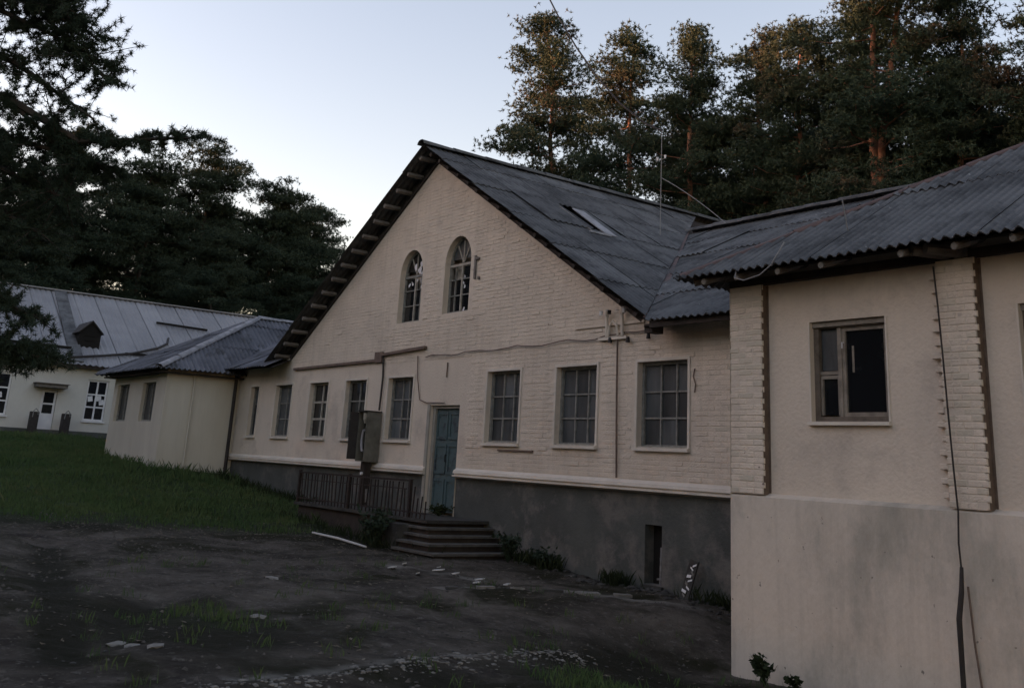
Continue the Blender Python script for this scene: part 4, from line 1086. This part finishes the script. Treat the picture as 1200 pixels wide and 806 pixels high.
# rubble ridge: loose stones nobody could count
mb = MB(); rs_ = random.Random(5)
for k in range(520):
    t = rs_.random(); x = -7.4 + (-1.7) * t + rs_.gauss(0, .13); y = 2.9 + 5.0 * t + rs_.gauss(0, .12)
    s = rs_.choice((.008, .012, .014, .018, .018, .03))
    q = stone_mb((x, y, gz(x, y) + s * .05), s, rs_); mb.add(q.v, q.f)
mbr = mb; mb = MB()
for k in range(2600):
    x = rs_.uniform(-18, -6); y = rs_.uniform(2, 11.5)
    if fbm(np.array([x * .8]), np.array([y * .8]), 3, 5)[0] < -.02: continue
    s = rs_.choice((.006, .008, .012, .012, .02))
    q = stone_mb((x, y, gz(x, y) + s * .2), s, rs_); mb.add(q.v, q.f)
for k in range(160):
    x = rs_.uniform(-15.5, -9.4); y = 11.75 + rs_.gauss(0, .22)
    s = rs_.choice((.03, .045, .07))
    q = stone_mb((x, min(y, 11.95), gz(x, y) + s * .1), s, rs_); mb.add(q.v, q.f)
o = link('gravel', mb.mesh('gravel', mat['concrete'])); o['kind'] = 'stuff'; o['label'] = 'dark gravel and grit over the yard and along the plinth'; o['category'] = 'gravel'
mb = mbr
o = link('rubble', mb.mesh('rubble', mat['rubble'])); o['kind'] = 'stuff'; o['label'] = 'pale broken rubble in a line across the near yard'; o['category'] = 'rubble'
for (x, y, s, lab) in ((-9.9, 3.15, .09, 'pale stone at the left edge of the mossy patch in the foreground'), (-9.65, 3.2, .07, 'smaller pale stone just right of the left foreground stone'), (-9.35, 3.3, .08, 'flat pale stone nearest the camera at the lower left'),
                       (-10.9, 4.9, .10, 'rough grey stone alone in the middle of the dark yard'), (-13.5, 6.2, .09, 'grey stone lying far out in the left part of the yard')):
    solo('stone', stone_mb((x, y, gz(x, y) + .01), s, rs_, .3), mat['stone'], lab, 'stone', (x, y, gz(x, y)))

# ================================================================== vegetation
def blades(n, gen, hmin, hmax, wd, seed):
    r = np.random.default_rng(seed)
    x, y = gen(r, n)
    z = ground_z(x, y)
    a = r.uniform(0, 2 * np.pi, len(x)); h = r.uniform(hmin, hmax, len(x)); lean = r.uniform(.1, .6, len(x)) * h
    b = r.uniform(0, 2 * np.pi, len(x))
    dx_ = np.cos(a) * wd; dy_ = np.sin(a) * wd
    lx = np.cos(b) * lean; ly = np.sin(b) * lean
    P = np.stack([np.stack([x - dx_, y - dy_, z - .01], -1), np.stack([x + dx_, y + dy_, z - .01], -1),
                  np.stack([x + lx * .4 + dx_ * .7, y + ly * .4 + dy_ * .7, z + h * .6], -1), np.stack([x + lx, y + ly, z + h], -1)], 1)
    V = P.reshape(-1, 3); k = np.arange(len(x)) * 4
    F = np.concatenate([np.stack([k, k + 1, k + 2], -1), np.stack([k, k + 2, k + 3], -1)])
    return V, F
def tuft_gen(box, dens_mask, per=14, sp=.09):
    def g(r, n):
        m = n // per
        cx = r.uniform(box[0], box[1], m * 4); cy = r.uniform(box[2], box[3], m * 4)
        keep = dens_mask(cx, cy) > r.uniform(0, 1, m * 4)
        cx = cx[keep][:m]; cy = cy[keep][:m]
        x = (cx[:, None] + r.normal(0, sp, (len(cx), per))).ravel(); y = (cy[:, None] + r.normal(0, sp, (len(cy), per))).ravel()
        ok = ~((y > 11.98) | ((x < -29.9) & (x > -35.2) & (y > 9.8)) | (x < -45.9) | ((x > -9.1) & (y > 10.15)))
        return x[ok], y[ok]
    return g
Vs = []; Fs = []; off = 0
for spec in ((140000, tuft_gen((-46, -20, -3, 12), lambda x, y: turf_mask(x, y) ** 1.5, 14, .14), .03, .12, .011, 1), (9000, tuft_gen((-44, -18, -1, 12), lambda x, y: turf_mask(x, y) * np.clip(fbm(x * .5, y * .5, 3, 91) * 6, 0, 1), 9, .10), .15, .30, .007, 7),
             (26000, tuft_gen((-16, -5.5, 2, 10.5), lambda x, y: turf_mask(x, y) * .9 + .02, 16, .06), .03, .12, .004, 2)):
    V, F = blades(spec[0], spec[1], spec[2], spec[3], spec[4], spec[5])
    Vs.append(V); Fs.append(F + off); off += len(V)
me = np_mesh('grass', np.concatenate(Vs), np.concatenate(Fs), mat['grass'])
o = link('grass', me); o['kind'] = 'stuff'; o['label'] = 'dark green grass growing over the left yard'; o['category'] = 'grass'
# weeds against the plinth, on the landing and at the steps
def wd_gen(spots):
    def g(r, n):
        k = r.integers(0, len(spots), n); s = np.array(spots)[k]
        return s[:, 0] + r.normal(0, 1, n) * s[:, 2], s[:, 1] - np.abs(r.normal(0, 1, n)) * s[:, 3]
    return g
V, F = blades(4200, wd_gen([(-15.1, 11.9, .25, .15), (-14.5, 11.9, .12, .12), (-12.9, 11.9, .15, .1), (-23.5, 11.9, 1.2, .2), (-26, 11.9, 1.2, .3), (-28.5, 11.8, .8, .3), (-10.5, 11.9, .5, .1), (-17.9, 10.5, .35, .2), (-20, 10.5, 1.5, .15)]), .04, .26, .0045, 5)
o = link('weeds', np_mesh('weeds', V, F, mat['weed'])); o['kind'] = 'stuff'; o['label'] = 'straggly weeds along the foot of the plinth'; o['category'] = 'weeds'
def leafy(name, c, n, rad, h, leaf, m, label, cat, seed, group=None):
    r = np.random.default_rng(seed)
    t = thing(name, label, cat, c, group)
    st_ = MB(); lf = []
    for k in range(n):
        a = r.uniform(0, 6.28); R = rad * r.uniform(.2, 1)
        tip = Vector((c[0] + R * math.cos(a), c[1] + R * math.sin(a), c[2] + h * r.uniform(.5, 1)))
        mid = Vector(c).lerp(tip, .5) + Vector((0, 0, h * .15))
        st_.tube([c, mid, tip], [.006, .005, .002], 4, False)
        for q in range(9):
            u = r.uniform(.3, 1.0); p = Vector(c).lerp(mid, u * 2) if u < .5 else mid.lerp(tip, u * 2 - 1)
            d = Vector((r.normal(), r.normal(), r.normal() * .6 + .3)).normalized(); s_ = d.cross(Vector((r.normal(), r.normal(), r.normal()))).normalized()
            L = leaf * r.uniform(.6, 1.2); lf.append((p, p + d * L * .5 + s_ * L * .28, p + d * L, p + d * L * .5 - s_ * L * .28))
    part('stem', st_, m, t)
    lm = MB()
    for q in lf: lm.add(list(q), [(0, 1, 2, 3)])
    part('foliage', lm, m, t)
leafy('leafy_plant', (-8.25, 9.85, gz(-8.25, 9.85)), 16, .16, .34, .09, mat['weed'], 'small leafy weed growing at the foot of the annex wall', 'plant', 1)
leafy('leafy_plant', (-7.75, 9.75, gz(-7.75, 9.75)), 10, .12, .2, .07, mat['weed'], 'lower leafy weed just right of the one at the annex wall', 'plant', 2)
leafy('leafy_plant', (-18.0, 11.7, -1.05), 18, .35, .2, .08, mat['weed'], 'green weed sprouting on the landing at the teal door', 'plant', 3)
leafy('dark_bush', (-15.35, 11.5, gz(-15.35, 11.5)), 40, .3, .5, .09, mat['needles_dark'], 'small dark bush beside the bottom step at the plinth', 'bush', 4)
leafy('dark_bush', (-17.7, 10.1, gz(-17.7, 10.1)), 60, .5, .75, .10, mat['needles_dark'], 'round dark bush in front of the landing left of the steps', 'bush', 5)
leafy('dark_bush', (-14.6, 11.7, gz(-14.6, 11.7)), 30, .3, .35, .08, mat['needles_dark'], 'low scrubby bush right of the bottom step', 'bush', 6)

# ---- trees
def needle_tufts(centers, per, L, wd, r, upb=.25):
    """thin triangles radiating from tuft centres"""
    n = len(centers) * per
    C = np.repeat(centers, per, axis=0)
    d = r.normal(0, 1, (n, 3)); d[:, 2] += upb; d /= np.linalg.norm(d, axis=1)[:, None]
    s = np.cross(d, r.normal(0, 1, (n, 3))); s /= np.linalg.norm(s, axis=1)[:, None]
    ln = (L * r.uniform(.6, 1.15, n))[:, None]
    V = np.stack([C + s * wd, C - s * wd, C + d * ln], 1).reshape(-1, 3)
    F = np.arange(n * 3).reshape(-1, 3)
    return V, F
def pine_meshes(seed, H, base, R, nb, tufts, per, L, wd, mneed, mbark, forks=1, rt_=.22, full=False):
    """returns (trunk MB, foliage V, F) about the origin"""
    r = np.random.default_rng(seed); tr = MB()
    wob = [(r.normal(0, .12) * k * .35, r.normal(0, .12) * k * .35) for k in range(8)]
    def axis_pt(t, f=0):
        k = t * 7; i = int(min(k, 6)); u = k - i
        ox = (wob[i][0] * (1 - u) + wob[i + 1][0] * u); oy = (wob[i][1] * (1 - u) + wob[i + 1][1] * u)
        if f and t > .42: ox += (t - .42) * H * .10; oy += (t - .42) * H * .03
        return Vector((ox, oy, t * H))
    for f in range(forks):
        ts = np.linspace(0 if f == 0 else .42, .97, 12)
        tr.tube([axis_pt(t, f) for t in ts], [rt_ * (1 - t) ** .8 + .03 for t in ts], 9)
    cents = []
    for b in range(nb):
        q = (b + r.uniform(0, 1)) / nb
        z = base + (1 - base) * q ** .9
        f = b % forks
        rad = R * (np.sin(np.pi * min(1, .22 + .78 * (1 - q))) ** .6) * r.uniform(.62, .98) * ((.42 + .58 * min(1, (1 - q) * 2.6)) if full else (.24 + .76 * min(1, (1 - q) * 1.9)))
        if q < .1: rad *= .8
        a = r.uniform(0, 2 * np.pi)
        p0 = axis_pt(z, f); rise = r.uniform(-.1, .35) * rad * (1.1 if q > .5 else .6)
        p1 = p0 + Vector((math.cos(a) * rad * .55, math.sin(a) * rad * .55, rise * .3))
        p2 = p0 + Vector((math.cos(a + .15) * rad, math.sin(a + .15) * rad, rise))
        tr.tube([p0, p1, p0.lerp(p2, .85)], [.06 * (1.2 - q), .030 * (1.2 - q), .008], 5, False)
        m = int(tufts * (rad / R + .15))
        u = r.uniform(.2, 1.05, m)[:, None] ** .85
        P0, P1, P2 = np.array(p0), np.array(p1), np.array(p2)
        line = np.where(u < .55, P0 + (P1 - P0) * u / .55, P1 + (P2 - P1) * (u - .55) / .45)
        sz = .16 * rad + .30
        cc = line + r.normal(0, 1, (m, 3)) * np.array([sz * .62, sz * .62, sz * .22]) * (.5 + u)
        nc = max(4, m // 17)
        cen = cc[:nc]; ids = r.integers(0, nc, m * 2)
        cc = cen[ids] + r.normal(0, 1, (m * 2, 3)) * np.array([.36, .36, .13])
        cc[:, 2] += .15
        cents.append(cc)
    # top tuft
    top = np.array(axis_pt(.97, 0)); cents.append(top + r.normal(0, 1, (tufts // 2, 3)) * [.3, .3, .45])
    V, F = needle_tufts(np.concatenate(cents), per, L, wd, r)
    return tr, V, F
def make_tree(meshes, loc, rz, sc, label, cat, group, name='pine_tree'):
    t = thing(name, label, cat, loc, group)
    t.rotation_euler = (0, 0, rz); t.scale = (sc, sc, sc)
    link('trunk', meshes[0], t); link('crown', meshes[1], t)
    return t
pine_var = []
for k, (H, base, R, nb, fk) in enumerate(((23, .30, 3.7, 76, 1), (22, .22, 3.7, 90, 1), (21, .26, 3.7, 80, 2), (24, .20, 3.7, 96, 1))):
    tr, V, F = pine_meshes(50 + k, H, base, R, nb, 130, 11, .19, .023, None, None, fk)
    pine_var.append((tr.mesh('trunk', mat['bark'], smooth=True), np_mesh('crown', V, F, mat['needles'])))
dark_var = []
for k, (H, base, R, nb) in enumerate(((19, .04, 4.6, 96), (18, .03, 5.2, 104))):
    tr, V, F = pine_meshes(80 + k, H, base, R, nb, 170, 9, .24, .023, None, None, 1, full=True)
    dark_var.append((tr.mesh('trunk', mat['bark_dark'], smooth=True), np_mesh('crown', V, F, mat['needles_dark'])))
# pines beyond the roofs: (x, y, z0, variant, rot, scale, label)
PG = 'tall pines behind the roofs'
pines = [(-38.0, 30.0, 0, 0, .3, .97, 'tall pine standing apart at the left end of the row behind the gable roof'),
         (-32.4, 30.0, 0, 1, 1.2, .88, 'second pine from the left behind the gable roof, reddish brown below its top'),
         (-28.2, 29.5, 0, 3, 2.0, .76, 'third pine from the left, pointed top above the roof hatch'),
         (-25.7, 31.0, 0, 1, 3.2, .80, 'bushy pine just right of the pointed one, its orange trunk showing'),
         (-23.3, 30.0, 0, 0, 4.1, .75, 'pine over the roof valley with a bare reddish stem'),
         (-21.2, 31.5, 0, 3, .4, .75, 'broad pine just left of the forked pine'),
         (-19.2, 29.0, 0, 2, .2, .93, 'forked pine with two pale trunks rising from one stem'),
         (-17.3, 31.0, 0, 1, 5.2, .76, 'dense pine just right of the forked pine'),
         (-15.6, 32.5, 0, 3, .9, .54, 'lower pine in the dip before the right edge'),
         (-13.9, 30.0, 0, 0, 2.5, .64, 'dark pine at the far right over the annex roof'),
         (-11.0, 31.0, 0, 1, 1.5, .72, 'pine outside the right edge beyond the annex roof')]
for x, y, z, v, rz_, sc, lab in pines: make_tree(pine_var[v], (x, y, z), rz_, sc, lab, 'pine tree', PG)
# a second row, darker, filling the gaps low down
row2 = [(-35, 40, .82), (-31, 42, .8), (-27.5, 41, .78), (-24, 43, .80), (-20.5, 40, .74), (-17, 42, .78), (-13.5, 41, .76), (-9.5, 42, .8), (-6, 40, .8), (-38, 38, .62), (-33, 37, .60), (-29, 38, .62), (-25.5, 37, .62), (-22, 37, .60), (-18.5, 38, .62), (-15, 37, .60), (-11.5, 38, .6)]
for k, (x, y, sc) in enumerate(row2):
    make_tree(dark_var[k % 2], (x, y - 3, 0), k * 1.3, sc * 1.12, 'dark pine standing low behind the tall pines, %s planted of its row' % ((kd + ['tenth', 'eleventh', 'twelfth', 'thirteenth', 'fourteenth', 'fifteenth', 'sixteenth', 'seventeenth'])[k]), 'pine tree', 'pines of the back row')
# the dark wood on the left, beyond the white house
LG = 'dark trees beyond the white house'
left = [(-68, 4, .95), (-67, 9.5, .92), (-69, 14.5, 1.0), (-67, 19, .98), (-69, 23.5, 1.04), (-67, 28, .98), (-70, 32.5, .92), (-68, 37, .80), (-70, 41.5, .74), (-69, 46.5, .62), (-66, -2, .95),
        (-62, 12, .62), (-61, 22, .66), (-62, 30, .60), (-61, 38, .50), (-70, 52, .7)]
kd2 = kd + ['tenth', 'eleventh', 'twelfth', 'thirteenth', 'fourteenth', 'fifteenth', 'sixteenth']
for k, (x, y, sc) in enumerate(left):
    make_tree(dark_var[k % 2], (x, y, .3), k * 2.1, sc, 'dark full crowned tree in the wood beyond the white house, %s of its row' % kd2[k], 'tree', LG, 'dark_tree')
for k, (x, y, sc) in enumerate([(-80, -4 + 6.5 * q, 1.0 if q < 7 else .8) for q in range(10)]):
    make_tree(dark_var[k % 2], (x, y, .3), k * 2.9, sc, 'dark tree hidden deep in the wood beyond the white house', 'tree', 'deep wood beyond the white house', 'dark_tree')
for k, (x, y, sc) in enumerate(((-76, -30, 1), (-74, -20, 1), (-72, -11, 1))):  # unseen trees added past the left edge for shade and window reflections
    make_tree(dark_var[k % 2], (x, y, .3), k * 2.1, sc, 'unseen dark tree added outside the left edge of the view for shade', 'tree', LG, 'dark_tree')

# unseen pines added behind and beside the viewpoint to block sun and sky
ring = [(-38, -30), (-31, -33), (-24, -31), (-17, -34), (-10, -31), (-3, -33), (4, -31), (11, -28), (17, -23), (-44, -28), (-50, -26), (24, -16)]
ring += [(-56 - 7.0 * i + 3.5 * (j % 2), -6 - 8.0 * j - 2 * (i % 2)) for j in range(6) for i in range(6)]
ring += [(-56 + 6.0 * i + 3 * (j % 2), -43 - 7.0 * j - 2.5 * (i % 2)) for j in range(2) for i in range(13)]
ring += [        (-58, -15), (-56, -30), (-64, -24), (-35, -37), (-28, -38), (-42, -37), (-21, -39), (-49, -39), (-34.5, -44), (-14, -38), (-52.5, -34), (-47.5, -33), (-57, -37), (-62, -41), (-53, -41), (-44, -33), (-38, -36)]
for k, (x, y) in enumerate(ring):
    make_tree(dark_var[k % 2], (x, y, -1.6), k * 1.7, (.60 if x > -20 and y > -40 else .72 if y < -40 else 1.0) + .08 * (k % 3), 'unseen dark pine added behind the viewpoint to shade the yard', 'pine tree', 'unseen shading pines round the viewpoint')

# near pine at the upper left: trunk just outside the frame, boughs reaching in
npine = thing('near_pine', 'near pine with black drooping boughs reaching into the upper left corner', 'pine tree', (-14.9, .9, -1.6))
tk = MB(); tk.tube([(-14.9, .9, -1.9), (-15.0, 1.0, 1), (-14.9, .9, 4), (-15.0, .8, 7), (-14.9, .7, 10), (-14.9, .7, 13)], [.26, .22, .19, .15, .1, .04], 10)
part('trunk', tk, mat['bark_dark'], npine, smooth=True)
rN = np.random.default_rng(31)
boughs = [  # start, mid, end, spread, tufts
    ((-14.95, .8, 6.6), (-14.1, 1.5, 6.0), (-12.85, 2.95, 4.35), .36, 900),
    ((-14.95, .8, 7.2), (-13.9, 1.3, 6.3), (-12.9, 2.3, 5.2), .42, 900),
    ((-14.95, .8, 5.9), (-14.0, 1.5, 5.4), (-13.0, 2.6, 4.75), .22, 330),
    ((-14.95, .9, 5.2), (-14.0, 2.0, 4.7), (-13.2, 2.9, 3.95), .34, 330),
    ((-14.95, .8, 6.9), (-13.8, 1.5, 6.0), (-12.9, 2.7, 4.9), .34, 700),
    ((-14.95, .9, 4.6), (-13.9, 1.9, 4.2), (-13.35, 2.75, 3.45), .17, 170),
    ((-13.9, 1.9, 4.2), (-13.3, 2.8, 3.65), (-12.35, 4.10, 3.80), .13, 330),
    ((-14.95, .9, 4.0), (-14.0, 2.0, 3.7), (-13.1, 3.25, 3.35), .26, 600),
    ((-14.95, .9, 3.6), (-14.2, 2.0, 3.35), (-13.5, 2.9, 2.9), .30, 480),
    ((-14.95, .9, 3.2), (-14.3, 1.9, 2.9), (-13.9, 2.7, 2.5), .30, 430),
    ((-14.95, .9, 2.3), (-14.4, 1.9, 1.85), (-14.0, 2.85, 1.45), .20, 480),
    ((-14.95, .9, 1.5), (-14.4, 1.9, 1.15), (-13.95, 3.15, .95), .16, 900),
    ((-14.95, .9, 1.9), (-14.6, 1.8, 1.2), (-14.2, 2.6, .9), .20, 800),
    ((-14.95, .8, 8.5), (-15.4, 0, 8.6), (-16, -1, 8.2), .5, 500),
    ((-14.95, .8, 9.5), (-14.0, .4, 9.6), (-13.2, -.1, 9.3), .5, 500),
    ((-14.95, .8, 11), (-15.4, 1.4, 11.2), (-15.8, 2.2, 10.8), .5, 500),
]
bb = []
cents = []
for a, m_, e, sp, nt in boughs:
    nt = int(nt * 2.6)
    bmb = MB(); bmb.tube([a, m_, e], [.055, .038, .012], 6, False)
    P0, P1, P2 = map(np.array, (a, m_, e))
    t = rN.uniform(.25, 1.03, nt)[:, None]
    ln = np.where(t < .5, P0 + (P1 - P0) * t * 2, P1 + (P2 - P1) * (t * 2 - 1))
    # gather tufts on side twigs so that gaps stay open
    ntw = max(6, nt // 14)
    tw_t = rN.uniform(.25, 1.0, ntw); tw_d = rN.normal(0, 1, (ntw, 3)); tw_d[:, 2] *= .7
    tw_d /= np.linalg.norm(tw_d, axis=1)[:, None]
    tw_l = sp * rN.uniform(.8, 2.2, ntw)
    ids = rN.integers(0, ntw, nt); u = rN.uniform(.2, 1, nt)
    tb = tw_t[ids][:, None]
    basep = np.where(tb < .5, P0 + (P1 - P0) * tb * 2, P1 + (P2 - P1) * (tb * 2 - 1))
    cc = basep + tw_d[ids] * (tw_l[ids] * u)[:, None] + rN.normal(0, .022, (nt, 3))
    cents.append(cc)
    for q in range(ntw):
        tq = tw_t[q]; bp_ = P0 + (P1 - P0) * tq * 2 if tq < .5 else P1 + (P2 - P1) * (tq * 2 - 1)
        bmb.tube([tuple(bp_), tuple(bp_ + tw_d[q] * tw_l[q])], [.010, .003], 3, False)
    part('bough', bmb, mat['bark_dark'], npine)
V, F = needle_tufts(np.concatenate(cents), 18, .078, .0048, rN, .1)
V = V - np.array([-14.9, .9, -1.6])
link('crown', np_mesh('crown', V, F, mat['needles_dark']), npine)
